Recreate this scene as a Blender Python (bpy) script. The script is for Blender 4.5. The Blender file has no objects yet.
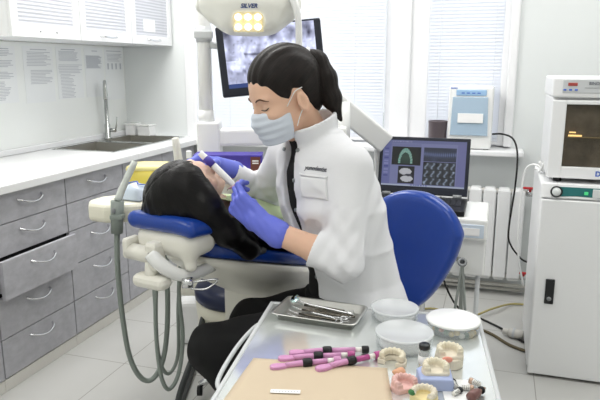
import bpy, bmesh, math, random
import numpy as np
from mathutils import Vector, Matrix
random.seed(7)
PI = math.pi
R_ = math.radians
SC = bpy.context.scene
COL = SC.collection
PSI = R_(17.5)            # the treatment area stands at this angle to the room
CP, SP = math.cos(PSI), math.sin(PSI)
def D(r, f, z=0.0):       # a point of the treatment area, in room coordinates
    return Vector((r*CP - f*SP, r*SP + f*CP, z))

# ------------------------------------------------------------------ materials
def lin(c):
    return tuple(((v/255)/12.92 if v/255 <= .04045 else ((v/255+.055)/1.055)**2.4) for v in c)
M = {}
def mat(name, rgb, rough=.5, metal=0.0, var=0.0, vscale=20.0, stretch=(1,1,1), bump=0.0, bscale=60.0, bstretch=(1,1,1),
        spec=.5, emit=0.0, trans=0.0, alpha=1.0, coat=0.0, sss=0.0, sheen=0.0, ior=1.45):
    m = bpy.data.materials.new(name); m.use_nodes = True
    nt = m.node_tree; b = nt.nodes['Principled BSDF']
    c = lin(rgb) + (1,)
    b.inputs['Base Color'].default_value = c
    b.inputs['Roughness'].default_value = rough
    b.inputs['Metallic'].default_value = metal
    b.inputs['Specular IOR Level'].default_value = spec
    b.inputs['Transmission Weight'].default_value = trans
    b.inputs['IOR'].default_value = ior
    b.inputs['Alpha'].default_value = alpha
    b.inputs['Coat Weight'].default_value = coat
    b.inputs['Sheen Weight'].default_value = sheen
    if sss:
        b.inputs['Subsurface Weight'].default_value = sss
        b.inputs['Subsurface Radius'].default_value = (.012,.005,.003)
        b.inputs['Subsurface Scale'].default_value = .6
    if emit:
        b.inputs['Emission Color'].default_value = c
        b.inputs['Emission Strength'].default_value = emit
    tc = nt.nodes.new('ShaderNodeTexCoord')
    def noise(scale, st):
        mp = nt.nodes.new('ShaderNodeMapping'); mp.inputs['Scale'].default_value = st
        nt.links.new(tc.outputs['Object'], mp.inputs['Vector'])
        n = nt.nodes.new('ShaderNodeTexNoise'); n.inputs['Scale'].default_value = scale
        n.inputs['Detail'].default_value = 6; n.inputs['Roughness'].default_value = .65
        nt.links.new(mp.outputs['Vector'], n.inputs['Vector']); return n
    if var:
        n = noise(vscale, stretch); r = nt.nodes.new('ShaderNodeValToRGB')
        r.color_ramp.elements[0].position = .3; r.color_ramp.elements[1].position = .7
        r.color_ramp.elements[0].color = tuple(v*(1-var) for v in c[:3]) + (1,)
        r.color_ramp.elements[1].color = tuple(min(1, v*(1+var)) for v in c[:3]) + (1,)
        nt.links.new(n.outputs['Fac'], r.inputs['Fac']); nt.links.new(r.outputs['Color'], b.inputs['Base Color'])
    if bump:
        n = noise(bscale, bstretch); bp = nt.nodes.new('ShaderNodeBump')
        bp.inputs['Strength'].default_value = bump; bp.inputs['Distance'].default_value = .004
        nt.links.new(n.outputs['Fac'], bp.inputs['Height']); nt.links.new(bp.outputs['Normal'], b.inputs['Normal'])
    M[name] = m; return m

mat('wall', (240,242,238), .8, bump=.05, bscale=200)
mat('wall_grey', (228,232,232), .8, bump=.05, bscale=200)
mat('backsplash', (242,245,243), .35)
mat('ceiling_white', (245,245,243), .9)
mat('white_laminate', (234,235,236), .25)
mat('white_paint', (240,241,242), .35)
mat('pvc', (243,244,246), .3)
mat('white_gloss', (244,245,244), .2, coat=.3)
mat('cream_plastic', (236,233,216), .3, var=.02, vscale=5)
mat('ivory', (238,236,226), .3)
mat('light_grey', (205,208,210), .4)
mat('mid_grey', (140,143,145), .45)
mat('grey_laminate', (178,178,184), .5, var=.14, vscale=9, stretch=(1,1.6,2.6), bump=.05, bscale=40)
mat('gap_dark', (28,28,32), .7)
mat('kick', (222,220,214), .4)
mat('chrome', (215,216,218), .16, 1.0)
mat('steel', (188,190,188), .25, 1.0, bump=.02, bscale=150)
mat('instrument_steel', (96,92,84), .25, 1.0)
mat('tray_steel', (206,206,202), .36, 1.0)
mat('sink_steel', (196,194,188), .38, 1.0)
mat('table_steel', (236,240,239), .13, .65, var=.03, vscale=9)
mat('dark_metal', (60,62,64), .35, .8)
mat('black_plastic', (22,23,26), .4)
mat('bezel', (30,34,46), .35)
mat('key', (38,40,46), .5)
mat('hose', (138,147,141), .42)
mat('hose_dark', (52,56,56), .45)
mat('hose_grey', (150,156,152), .5)
mat('navy_vinyl', (20,64,156), .28, coat=.25, bump=.02, bscale=160)
mat('dark_navy', (18,30,66), .35)
mat('yellow_plastic', (232,214,96), .35)
mat('yellow_pale', (240,230,160), .35)
mat('purple_box', (72,60,160), .5, var=.25, vscale=14)
mat('maroon', (110,64,54), .6)
mat('blue_print', (70,110,200), .5)
mat('lamp_white', (240,240,232), .3)
mat('reflector', (238,224,180), .2, .3, emit=0.35)
mat('bulb', (255,246,222), .3, emit=2.2)
mat('paper', (240,243,244), .7)
mat('ink', (196,200,206), .8)
mat('text_blue', (50,84,160), .5)
mat('text_dark', (60,64,84), .6)
mat('kraft', (208,191,166), .75, var=.03, vscale=4)
mat('pink', (212,152,196), .35)
mat('pink_deep', (184,84,146), .35)
mat('plaster', (226,218,200), .75, var=.05, vscale=60)
mat('plaster_white', (242,240,234), .75)
mat('gum_pink', (240,160,140), .5, var=.1, vscale=60)
mat('pink_plaster', (226,184,178), .6, var=.06, vscale=60)
mat('orange_wax', (222,168,134), .5, var=.1, vscale=80)
mat('yellow_plaster', (228,212,160), .7, var=.05, vscale=60)
mat('teeth', (230,222,200), .4, var=.05, vscale=100)
mat('green_wax', (60,120,70), .5)
mat('blue_plaster', (170,183,222), .55)
mat('amber', (222,190,110), .4)
mat('brown_red', (120,84,80), .4)
mat('tan_metal', (200,170,150), .35, .5)
mat('bib', (196,212,170), .7, bump=.2, bscale=90)
mat('skin', (232,190,164), .5, sss=.12, var=.04, vscale=14)
mat('skin_pale', (232,198,178), .5, sss=.1, var=.03, vscale=14)
mat('hair_dark', (26,19,18), .36, var=.35, vscale=16, stretch=(1,1,1), bump=.3, bscale=40, bstretch=(1,3,3))
mat('hair_black', (16,13,14), .33, bump=.5, bscale=45, bstretch=(3.5,.25,1.2))
mat('brow', (92,66,52), .8)
mat('lip', (200,120,112), .45)
mat('coat', (238,239,243), .75, bump=.25, bscale=22)
mat('coat_cuff', (240,241,244), .75)
mat('shirt_black', (12,12,15), .8)
mat('trouser_black', (9,9,11), .85)
mat('dark_top', (40,32,36), .8, var=.4, vscale=40)
mat('jeans', (40,46,66), .8)
mat('shoe_white', (235,235,235), .5)
mat('glove', (108,120,224), .42, bump=.1, bscale=120)
mat('mask', (214,222,234), .75, bump=.1, bscale=60)
mat('mask_strap', (240,242,244), .7)
mat('button', (150,156,158), .3, .8)
mat('radiator', (238,239,240), .35)
mat('red_valve', (190,44,48), .4)
mat('pipe', (214,212,206), .4)
mat('cable_black', (30,30,30), .5)
mat('cable_brown', (96,86,62), .55)
mat('cable_tan', (178,166,110), .55)
mat('teal_panel', (30,104,104), .4)
mat('green_led', (70,190,120), .4, emit=.5)
mat('red_display', (158,70,64), .4, emit=.15)
mat('display_grey', (222,226,226), .4)
mat('oven_dark', (128,116,98), .5, var=.45, vscale=9)
mat('oven_shelf', (200,176,128), .35, .6)
mat('oven_reflection', (255,214,140), .4, emit=1.5)  # emissive colour standing in for reflections in the oven door
mat('cup_grey', (110,100,104), .35, .4)
mat('pale_blue', (212,224,238), .25)
mat('pale_blue_dark', (160,196,230), .3)
mat('white_label', (248,248,248), .6)
mat('screen_glass', (20,22,30), .2)
mat('mirror', (200,226,226), .05, 1.0)
mat('rubber', (20,20,24), .5)
mat('frost', (206,208,214), .3)
mat('tube_clear', (214,220,214), .2)
mat('ground_outside', (200,205,200), .9)

def hair_mat(name, c0, c1, rough):
    m = bpy.data.materials.new(name); m.use_nodes = True; nt = m.node_tree; b = nt.nodes['Principled BSDF']
    at = nt.nodes.new('ShaderNodeAttribute'); at.attribute_name = 'strand'
    n = nt.nodes.new('ShaderNodeTexNoise'); n.inputs['Scale'].default_value = 1.0; n.inputs['Detail'].default_value = 4; n.inputs['Roughness'].default_value = .7
    r = nt.nodes.new('ShaderNodeValToRGB'); r.color_ramp.elements[0].position = .35; r.color_ramp.elements[1].position = .7
    r.color_ramp.elements[0].color = lin(c0)+(1,); r.color_ramp.elements[1].color = lin(c1)+(1,)
    bp = nt.nodes.new('ShaderNodeBump'); bp.inputs['Strength'].default_value = .55; bp.inputs['Distance'].default_value = .003
    nt.links.new(at.outputs['Vector'], n.inputs['Vector']); nt.links.new(n.outputs['Fac'], r.inputs[0]); nt.links.new(r.outputs[0], b.inputs['Base Color'])
    nt.links.new(n.outputs['Fac'], bp.inputs['Height']); nt.links.new(bp.outputs[0], b.inputs['Normal'])
    b.inputs['Roughness'].default_value = rough; b.inputs['Specular IOR Level'].default_value = .28
    M[name] = m
hair_mat('hair_dark', (12,8,7), (32,23,20), .55)
hair_mat('hair_black', (5,4,5), (14,11,12), .34)
def strands(o, fn):
    me = o.data; n = len(me.vertices); co = np.empty(n*3, np.float32); me.vertices.foreach_get('co', co)
    a = me.attributes.new('strand', 'FLOAT_VECTOR', 'POINT'); a.data.foreach_set('vector', fn(co.reshape(-1,3)).astype(np.float32).ravel())
def glass(name, rgb, alpha=.25, rough=.03):      # thin clear sheet: mostly transparent with a gloss
    m = bpy.data.materials.new(name); m.use_nodes = True; nt = m.node_tree
    for n in list(nt.nodes): nt.nodes.remove(n)
    o = nt.nodes.new('ShaderNodeOutputMaterial'); mx = nt.nodes.new('ShaderNodeMixShader')
    t = nt.nodes.new('ShaderNodeBsdfTransparent'); g = nt.nodes.new('ShaderNodeBsdfPrincipled')
    g.inputs['Base Color'].default_value = lin(rgb)+(1,); g.inputs['Roughness'].default_value = rough
    mx.inputs[0].default_value = alpha
    nt.links.new(t.outputs[0], mx.inputs[1]); nt.links.new(g.outputs[0], mx.inputs[2]); nt.links.new(mx.outputs[0], o.inputs[0])
    M[name] = m
glass('clear_glass', (235,242,244), .28)
glass('window_glass', (240,245,246), .06)
glass('oven_glass', (40,38,34), .22)
glass('blue_acrylic', (196,220,240), .6)
glass('lid_glass', (240,243,246), .5, .15)

def blind_mat():
    m = bpy.data.materials.new('blind'); m.use_nodes = True; nt = m.node_tree
    for n in list(nt.nodes): nt.nodes.remove(n)
    o = nt.nodes.new('ShaderNodeOutputMaterial'); mx = nt.nodes.new('ShaderNodeMixShader')
    d = nt.nodes.new('ShaderNodeBsdfDiffuse'); t = nt.nodes.new('ShaderNodeBsdfTranslucent')
    d.inputs[0].default_value = lin((246,247,250))+(1,); t.inputs[0].default_value = lin((246,248,252))+(1,)
    mx.inputs[0].default_value = .55
    nt.links.new(d.outputs[0], mx.inputs[1]); nt.links.new(t.outputs[0], mx.inputs[2]); nt.links.new(mx.outputs[0], o.inputs[0])
    M['blind'] = m
blind_mat()

def floor_mat():
    m = mat('floor_tile', (205,207,206), .32)
    nt = m.node_tree; b = nt.nodes['Principled BSDF']
    tc = nt.nodes.new('ShaderNodeTexCoord'); mp = nt.nodes.new('ShaderNodeMapping')
    mp.inputs['Location'].default_value = (1.633, -2.37, 0)
    br = nt.nodes.new('ShaderNodeTexBrick'); br.offset = 0; br.squash = 1
    br.inputs['Scale'].default_value = 1; br.inputs['Brick Width'].default_value = .468; br.inputs['Row Height'].default_value = .468
    br.inputs['Mortar Size'].default_value = .0022; br.inputs['Mortar Smooth'].default_value = .2
    br.inputs['Color1'].default_value = lin((203,203,200))+(1,); br.inputs['Color2'].default_value = lin((199,199,196))+(1,)
    br.inputs['Mortar'].default_value = lin((150,148,142))+(1,)
    ns = nt.nodes.new('ShaderNodeTexNoise'); ns.inputs['Scale'].default_value = 3.5; ns.inputs['Detail'].default_value = 5
    mix = nt.nodes.new('ShaderNodeMix'); mix.data_type = 'RGBA'; mix.blend_type = 'MULTIPLY'; mix.inputs[0].default_value = .12
    nt.links.new(tc.outputs['Object'], mp.inputs[0]); nt.links.new(mp.outputs[0], br.inputs['Vector']); nt.links.new(tc.outputs['Object'], ns.inputs['Vector'])
    nt.links.new(br.outputs['Color'], mix.inputs[6]); nt.links.new(ns.outputs['Fac'], mix.inputs[7])
    nt.links.new(mix.outputs[2], b.inputs['Base Color'])
floor_mat()

def ribbed_mat():          # ribbed frosted cabinet glass
    m = mat('ribbed_glass', (206,208,214), .3); nt = m.node_tree; b = nt.nodes['Principled BSDF']
    tc = nt.nodes.new('ShaderNodeTexCoord'); w = nt.nodes.new('ShaderNodeTexWave')
    w.bands_direction = 'Z'; w.inputs['Scale'].default_value = 17; w.inputs['Distortion'].default_value = 0
    r = nt.nodes.new('ShaderNodeValToRGB'); r.color_ramp.elements[0].color = lin((186,188,196))+(1,); r.color_ramp.elements[1].color = lin((216,218,224))+(1,)
    bp = nt.nodes.new('ShaderNodeBump'); bp.inputs['Strength'].default_value = .4; bp.inputs['Distance'].default_value = .003
    nt.links.new(tc.outputs['Object'], w.inputs['Vector']); nt.links.new(w.outputs['Fac'], r.inputs[0]); nt.links.new(r.outputs[0], b.inputs['Base Color'])
    nt.links.new(w.outputs['Fac'], bp.inputs['Height']); nt.links.new(bp.outputs[0], b.inputs['Normal'])
ribbed_mat()

def screen_mat(name, strength):
    m = bpy.data.materials.new(name); m.use_nodes = True; nt = m.node_tree; b = nt.nodes['Principled BSDF']
    at = nt.nodes.new('ShaderNodeVertexColor'); at.layer_name = 'picture'
    b.inputs['Base Color'].default_value = (.01,.01,.012,1); b.inputs['Roughness'].default_value = .3
    nt.links.new(at.outputs['Color'], b.inputs['Emission Color']); b.inputs['Emission Strength'].default_value = strength
    M[name] = m
screen_mat('xray_screen', .95); screen_mat('laptop_screen', .5)

# ------------------------------------------------------------------ mesh builder
class MB:
    def __init__(s): s.bm = bmesh.new(); s.mi = 0; s.T = Matrix.Identity(4)
    def _fin(s, vs, smooth=True):
        fs = set()
        for v in vs:
            v.co = s.T @ v.co
            fs.update(v.link_faces)
        for f in fs: f.material_index = s.mi; f.smooth = smooth
        return s
    def box(s, x0, x1, y0, y1, z0, z1, bev=0.0, seg=2, m=None):
        g = bmesh.ops.create_cube(s.bm, size=1.0); vs = g['verts']
        for v in vs:
            v.co = Vector(((x0+x1)/2 + v.co.x*(x1-x0), (y0+y1)/2 + v.co.y*(y1-y0), (z0+z1)/2 + v.co.z*(z1-z0)))
            if m: v.co = m @ v.co
        if bev:
            es = set(); 
            for v in vs: es.update(v.link_edges)
            r = bmesh.ops.bevel(s.bm, geom=list(es), offset=bev, segments=seg, affect='EDGES', profile=.5)
            vs = set(r['verts'])
            for f in r['faces']: vs.update(f.verts)
            st = list(vs); seen = set(vs)
            while st:
                v = st.pop()
                for e in v.link_edges:
                    o = e.other_vert(v)
                    if o not in seen: seen.add(o); st.append(o)
            vs = seen
        return s._fin(vs, smooth=False)
    def rings(s, rings, cap=True, closed=False):
        V = [[s.bm.verts.new(p) for p in r] for r in rings]; n = len(V[0])
        k = len(V)
        for i in range(k if closed else k-1):
            a, b = V[i], V[(i+1) % k]
            for j in range(n):
                s.bm.faces.new((a[j], a[(j+1)%n], b[(j+1)%n], b[j]))
        if cap and not closed:
            s.bm.faces.new(list(reversed(V[0]))); s.bm.faces.new(V[-1])
        return s._fin([v for r in V for v in r])
    def tube(s, pts, r, seg=10, smooth=4, closed=False, flat=None):
        pts = [Vector(p) for p in pts]; k = len(pts)
        rad = r if isinstance(r, (list, tuple)) else [r]*k
        P, Q = [], []
        if smooth > 1 and k > 2:
            for i in range(k if closed else k-1):
                g = (lambda a: pts[a % k]) if closed else (lambda a: pts[max(0, min(k-1, a))])
                p0, p1, p2, p3 = g(i-1), g(i), g(i+1), g(i+2)
                for j in range(smooth):
                    t = j/smooth
                    P.append(.5*((2*p1)+(p2-p0)*t+(2*p0-5*p1+4*p2-p3)*t*t+(3*p1-p0-3*p2+p3)*t**3)); Q.append(rad[i]*(1-t)+rad[(i+1)%k]*t)
            if not closed: P.append(pts[-1]); Q.append(rad[-1])
        else: P, Q = pts, list(rad)
        n = len(P); rings = []; nrm = None
        for i in range(n):
            if closed: t = (P[(i+1)%n]-P[i-1])
            else: t = P[min(n-1,i+1)]-P[max(0,i-1)]
            t = t.normalized() if t.length > 1e-9 else Vector((0,0,1))
            if nrm is None:
                a = Vector((0,0,1)) if abs(t.z) < .9 else Vector((1,0,0)); nrm = (a - t*a.dot(t)).normalized()
            else:
                nrm = nrm - t*nrm.dot(t); nrm = nrm.normalized() if nrm.length > 1e-6 else t.orthogonal().normalized()
            b = t.cross(nrm); fl = flat if flat else 1.0
            rings.append([P[i] + nrm*(math.cos(2*PI*j/seg)*Q[i]*fl) + b*(math.sin(2*PI*j/seg)*Q[i]) for j in range(seg)])
        return s.rings(rings, cap=True, closed=closed)
    def cyl(s, p0, p1, r0, r1=None, seg=20):
        return s.tube([p0, p1], [r0, r0 if r1 is None else r1], seg, 1)
    def lathe(s, prof, c=(0,0,0), seg=32, sx=1, sy=1, m=None, closed=False):
        c = Vector(c); rings = []
        for r, z in prof:
            r = max(r, 1e-5)
            ring = [Vector((r*sx*math.cos(2*PI*j/seg), r*sy*math.sin(2*PI*j/seg), z)) for j in range(seg)]
            rings.append([c + (m @ p if m else p) for p in ring])
        return s.rings(rings, cap=not closed, closed=closed)
    def prism(s, poly, z0, z1, bev=0.0, m=None):
        a = [s.bm.verts.new((p[0],p[1],z0)) for p in poly]; b = [s.bm.verts.new((p[0],p[1],z1)) for p in poly]; n = len(a)
        fs = [s.bm.faces.new(list(reversed(a))), s.bm.faces.new(b)]
        for i in range(n): fs.append(s.bm.faces.new((a[i], a[(i+1)%n], b[(i+1)%n], b[i])))
        vs = set(a+b)
        if m:
            for v in vs: v.co = m @ v.co
        bmesh.ops.recalc_face_normals(s.bm, faces=fs)
        if bev:
            es = set(fs[0].edges) | set(fs[1].edges)
            r = bmesh.ops.bevel(s.bm, geom=list(es), offset=bev, segments=3, affect='EDGES', profile=.5)
            st = [v for f in r['faces'] for v in f.verts]; seen = set(st)
            while st:
                v = st.pop()
                for e in v.link_edges:
                    o = e.other_vert(v)
                    if o not in seen: seen.add(o); st.append(o)
            vs = seen
        return s._fin(vs, smooth=False)
    def ell(s, c, r, rot=None, u=20, v=12):
        g = bmesh.ops.create_uvsphere(s.bm, u_segments=u, v_segments=v, radius=1.0)
        for q in g['verts']:
            p = Vector((q.co.x*r[0], q.co.y*r[1], q.co.z*r[2]))
            q.co = Vector(c) + (rot @ p if rot else p)
        return s._fin(g['verts'])
    def grid(s, fn, nu, nv, thick=None):
        V = [[s.bm.verts.new(fn(i/nu, j/nv)) for j in range(nv+1)] for i in range(nu+1)]
        for i in range(nu):
            for j in range(nv): s.bm.faces.new((V[i][j], V[i+1][j], V[i+1][j+1], V[i][j+1]))
        return s._fin([v for r in V for v in r])

def setp(o, label=None, cat=None, group=None, kind=None):
    if label: o['label'] = label
    if cat: o['category'] = cat
    if group: o['group'] = group
    if kind: o['kind'] = kind
    return o
def put(name, mb, mats, parent=None, loc=None, rotz=0.0, label=None, cat=None, group=None, kind=None, subsurf=0, auto=None):
    me = bpy.data.meshes.new(name)
    bmesh.ops.recalc_face_normals(mb.bm, faces=mb.bm.faces[:]) if auto is None else None
    mb.bm.to_mesh(me); mb.bm.free()
    for m in (mats if isinstance(mats, (list, tuple)) else [mats]): me.materials.append(M[m])
    o = bpy.data.objects.new(name, me); COL.objects.link(o)
    if parent: o.parent = parent
    if loc is not None: o.location = loc
    o.rotation_euler = (0,0,rotz)
    if subsurf:
        md = o.modifiers.new('smooth', 'SUBSURF'); md.levels = subsurf; md.render_levels = subsurf
    return setp(o, label, cat, group, kind)
def thing(name, label, cat, loc=(0,0,0), rotz=0.0, group=None):
    o = bpy.data.objects.new(name, None); COL.objects.link(o); o.empty_display_size = .05
    o.location = loc; o.rotation_euler = (0,0,rotz)
    return setp(o, label, cat, group)
def dup(root, loc, rotz=None, label=None):
    def rec(o, par):
        c = o.copy(); COL.objects.link(c)
        if par: c.parent = par
        for ch in list(o.children): rec(ch, c)
        return c
    r = rec(root, None); r.location = loc
    if rotz is not None: r.rotation_euler = (0,0,rotz)
    if label: r['label'] = label
    return r
def text_mesh(name, body, size, m, parent, mtx, depth=.0006, italic=0.0, bold=0.0, align='CENTER', label=None):
    cu = bpy.data.curves.new('lettering', 'FONT'); cu.body = body; cu.size = size; cu.extrude = depth; cu.shear = italic; cu.offset = bold
    cu.align_x = align; cu.align_y = 'CENTER'
    t = bpy.data.objects.new('lettering', cu); COL.objects.link(t)
    me = bpy.data.meshes.new_from_object(t); COL.objects.unlink(t); bpy.data.objects.remove(t)
    me.transform(mtx); me.materials.clear(); me.materials.append(M[m])
    o = bpy.data.objects.new(name, me); COL.objects.link(o); o.parent = parent
    return o
def frame(o, x, y):        # matrix with given origin, x axis and y axis (z = x cross y)
    x = Vector(x).normalized(); y = Vector(y); y = (y - x*x.dot(y)).normalized(); z = x.cross(y)
    return Matrix(((x.x,y.x,z.x,o[0]),(x.y,y.y,z.y,o[1]),(x.z,y.z,z.z,o[2]),(0,0,0,1)))

# ------------------------------------------------------------------ smooth bodies from distance fields
def sm(a, b, k):
    h = np.clip(.5 + .5*(b-a)/k, 0, 1)
    return b*(1-h) + a*h - k*h*(1-h)
def smax(a, b, k): return -sm(-a, -b, k)
def cap(P, a, b, r0, r1=None):
    r1 = r0 if r1 is None else r1
    a = np.array(a, np.float32); b = np.array(b, np.float32); d = b-a
    t = np.clip((P-a) @ d / max(1e-9, float(d@d)), 0, 1)
    return np.linalg.norm(P - a - t[:,None]*d, axis=1) - (r0 + (r1-r0)*t)
def elp(P, c, r, A=None):       # A rows: local axes
    q = P - np.array(c, np.float32)
    if A is not None: q = q @ np.array(A, np.float32).T
    r = np.array(r, np.float32)
    k0 = np.linalg.norm(q/r, axis=1); k1 = np.linalg.norm(q/(r*r), axis=1)
    return k0*(k0-1)/np.maximum(k1, 1e-6)
def rbox(P, c, h, rad, A=None):
    q = P - np.array(c, np.float32)
    if A is not None: q = q @ np.array(A, np.float32).T
    q = np.abs(q) - (np.array(h, np.float32) - rad)
    return np.linalg.norm(np.maximum(q, 0), axis=1) + np.minimum(q.max(axis=1), 0) - rad
def lofty(P, lat, fwd, st, caps=True, add=0.0, pw=2.0):   # stations: (z, cx, cy, half width, half depth)
    z = P[:,2]; st = np.array(st, np.float32)
    cx = np.interp(z, st[:,0], st[:,1]); cy = np.interp(z, st[:,0], st[:,2])
    a = np.interp(z, st[:,0], st[:,3]) + add; b = np.interp(z, st[:,0], st[:,4]) + add
    q = np.stack([P[:,0]-cx, P[:,1]-cy], 1)
    l = q @ np.array(lat, np.float32); f = q @ np.array(fwd, np.float32)
    k = (np.abs(l/a)**pw + np.abs(f/b)**pw)**(1/pw)
    d = (k-1)*np.minimum(a, b)
    if caps: d = np.maximum(d, np.maximum(st[0,0]-z, z-st[-1,0]))
    return d, l, f
def surf_arrays(fn, lo, hi, h):
    lo = np.array(lo, np.float32); hi = np.array(hi, np.float32); B = 12
    nb = np.ceil((hi-lo)/(h*B)).astype(int); n = nb*B
    Dg = np.full(n, 1.0, np.float32)
    bi = np.stack(np.meshgrid(*[np.arange(k) for k in nb], indexing='ij'), -1).reshape(-1,3)
    cen = lo + (bi*B + (B-1)/2)*h
    dc = fn(cen.astype(np.float32))
    off = np.stack(np.meshgrid(*[np.arange(B)]*3, indexing='ij'), -1).reshape(-1,3)
    lim = h*B*.866*1.5 + 2*h
    for q in np.where(dc <= -lim)[0]:
        i,j,k = bi[q]*B; Dg[i:i+B,j:j+B,k:k+B] = -1
    act = np.where(np.abs(dc) < lim)[0]
    for s in range(0, len(act), 200):
        ch = act[s:s+200]
        pi = (bi[ch]*B)[:,None,:] + off[None]
        pts = (lo + pi.reshape(-1,3)*h).astype(np.float32)
        Dg[pi[...,0].ravel(), pi[...,1].ravel(), pi[...,2].ravel()] = fn(pts)
    S = Dg < 0
    c = np.zeros(n-1, np.int8)
    cor = [(a,b,e) for a in (0,1) for b in (0,1) for e in (0,1)]
    for a,b,e in cor: c += S[a:n[0]-1+a, b:n[1]-1+b, e:n[2]-1+e]
    ci = np.argwhere((c > 0) & (c < 8))
    V8 = np.stack([Dg[ci[:,0]+a, ci[:,1]+b, ci[:,2]+e] for a,b,e in cor], 1)
    acc = np.zeros((len(ci),3), np.float32); cnt = np.zeros(len(ci), np.float32)
    for p in range(8):
        for q in range(p+1, 8):
            dv = np.array(cor[q])-np.array(cor[p])
            if np.abs(dv).sum() != 1: continue
            x, y = V8[:,p], V8[:,q]; mk = (x<0) != (y<0)
            t = np.where(mk, x/np.where(mk, x-y, 1), 0)
            acc += (np.array(cor[p])[None] + t[:,None]*dv[None])*mk[:,None]; cnt += mk
    co = lo + (ci + acc/np.maximum(cnt,1)[:,None])*h
    idx = np.full(n-1, -1, np.int32); idx[ci[:,0],ci[:,1],ci[:,2]] = np.arange(len(ci))
    quads = []
    for ax in range(3):
        u, v = (ax+1)%3, (ax+2)%3
        sl0 = [slice(None)]*3; sl1 = [slice(None)]*3; sl0[ax] = slice(0,-1); sl1[ax] = slice(1,None)
        A, Bq = S[tuple(sl0)], S[tuple(sl1)]
        e = np.argwhere(A != Bq); e = e[(e[:,u] > 0) & (e[:,v] > 0) & (e[:,u] < n[u]-1) & (e[:,v] < n[v]-1)]
        if not len(e): continue
        ins = A[e[:,0],e[:,1],e[:,2]]
        def cell(du, dv):
            k = e.copy(); k[:,u] += du; k[:,v] += dv; return idx[k[:,0],k[:,1],k[:,2]]
        Q = np.stack([cell(-1,-1), cell(0,-1), cell(0,0), cell(-1,0)], 1)
        Q[~ins] = Q[~ins][:,::-1]; quads.append(Q)
    Q = np.concatenate(quads); Q = Q[(Q >= 0).all(1)]
    return co, Q
def body(name, fn, lo, hi, h, mats, parent=None, org=(0,0,0), matfn=None, label=None, relax=1):
    co, Q = surf_arrays(fn, lo, hi, h)
    for _ in range(relax):
        s = np.zeros_like(co); k = np.zeros(len(co), np.float32)
        for a in range(4):
            for b in (1,3):
                np.add.at(s, Q[:,a], co[Q[:,(a+b)%4]]); np.add.at(k, Q[:,a], 1)
        co = co*.4 + .6*s/np.maximum(k,1)[:,None]
    me = bpy.data.meshes.new(name)
    me.vertices.add(len(co)); me.vertices.foreach_set('co', (co-np.array(org, np.float32)).astype(np.float32).ravel())
    me.loops.add(Q.size); me.loops.foreach_set('vertex_index', Q.astype(np.int32).ravel())
    me.polygons.add(len(Q)); me.polygons.foreach_set('loop_start', np.arange(0, Q.size, 4, dtype=np.int32))
    for m in (mats if isinstance(mats, (list,tuple)) else [mats]): me.materials.append(M[m])
    if matfn is not None: me.polygons.foreach_set('material_index', matfn(co[Q].mean(1)).astype(np.int32))
    me.polygons.foreach_set('use_smooth', np.ones(len(Q), bool))
    me.update(calc_edges=True); me.validate()
    o = bpy.data.objects.new(name, me); COL.objects.link(o)
    if parent: o.parent = parent
    if label: o['label'] = label
    return o
# ================================================================== the room
def struct(name, mb, m, parent=None): return put(name, mb, m, parent, kind='structure' if parent is None else None)
b = MB(); b.box(-2.75, 2.35, -1.35, 4.3, -.1, 0); struct('floor', b, 'floor_tile')
b = MB(); b.box(-2.75, 2.35, -1.35, 4.3, 2.75, 2.85); struct('ceiling', b, 'ceiling_white')
b = MB(); b.box(-2.72, -2.571, -1.2, 4.25, 0, 2.75); struct('wall_left', b, 'wall')
WX0, WX1, WZ0, WZ1 = -2.05, .085, .88, 2.5
b = MB()
b.box(-2.571, 2.2, 3.95, 4.2, 0, WZ0); b.box(-2.571, WX0, 3.95, 4.2, WZ0, 2.75)
b.box(WX1, 2.2, 3.95, 4.2, WZ0, 2.75); b.box(WX0, WX1, 3.95, 4.2, WZ1, 2.75)
struct('wall_back', b, 'wall_grey')
# windows: two casements side by side, each with its own blind
def window(n, x0, x1, gx0, gx1):
    w = thing('window_%d' % n, None, None, (0,0,0)); w['kind'] = 'structure'
    f = MB()
    f.box(x0, gx0, 4.03, 4.12, WZ0+.02, WZ1, .006); f.box(gx1, x1, 4.03, 4.12, WZ0+.02, WZ1, .006)
    f.box(gx0, gx1, 4.03, 4.12, WZ0+.02, WZ0+.09, .006); f.box(gx0, gx1, 4.03, 4.12, WZ1-.08, WZ1, .006)
    put('window_frame', f, 'pvc', w)
    g = MB(); g.box(gx0, gx1, 4.075, 4.08, WZ0+.09, WZ1-.08); put('pane', g, 'window_glass', w)
    return w
window(1, WX0, -.62, -1.95, -.70)
window(2, -.60, WX1, -.42, .0)
b = MB(); b.box(-.655, -.535, 3.985, 4.14, WZ0+.02, WZ1, .01); b.box(-.565, -.425, 4.005, 4.13, WZ0+.02, WZ1, .008); struct('trim_1', b, 'pvc')
b = MB(); b.box(WX0-.03, WX0+.05, 3.94, 4.15, WZ0, WZ1, .006); struct('trim_2', b, 'pvc')
b = MB(); b.box(.045, WX1+.012, 3.93, 4.15, WZ0+.04, WZ1, .01); b.box(.01, .05, 3.985, 4.1, WZ0+.04, WZ1, .006); struct('trim_3', b, 'pvc')
b = MB(); b.box(-2.06, .165, 3.79, 4.05, .878, .912, .008); struct('windowsill', b, 'pvc')
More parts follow.
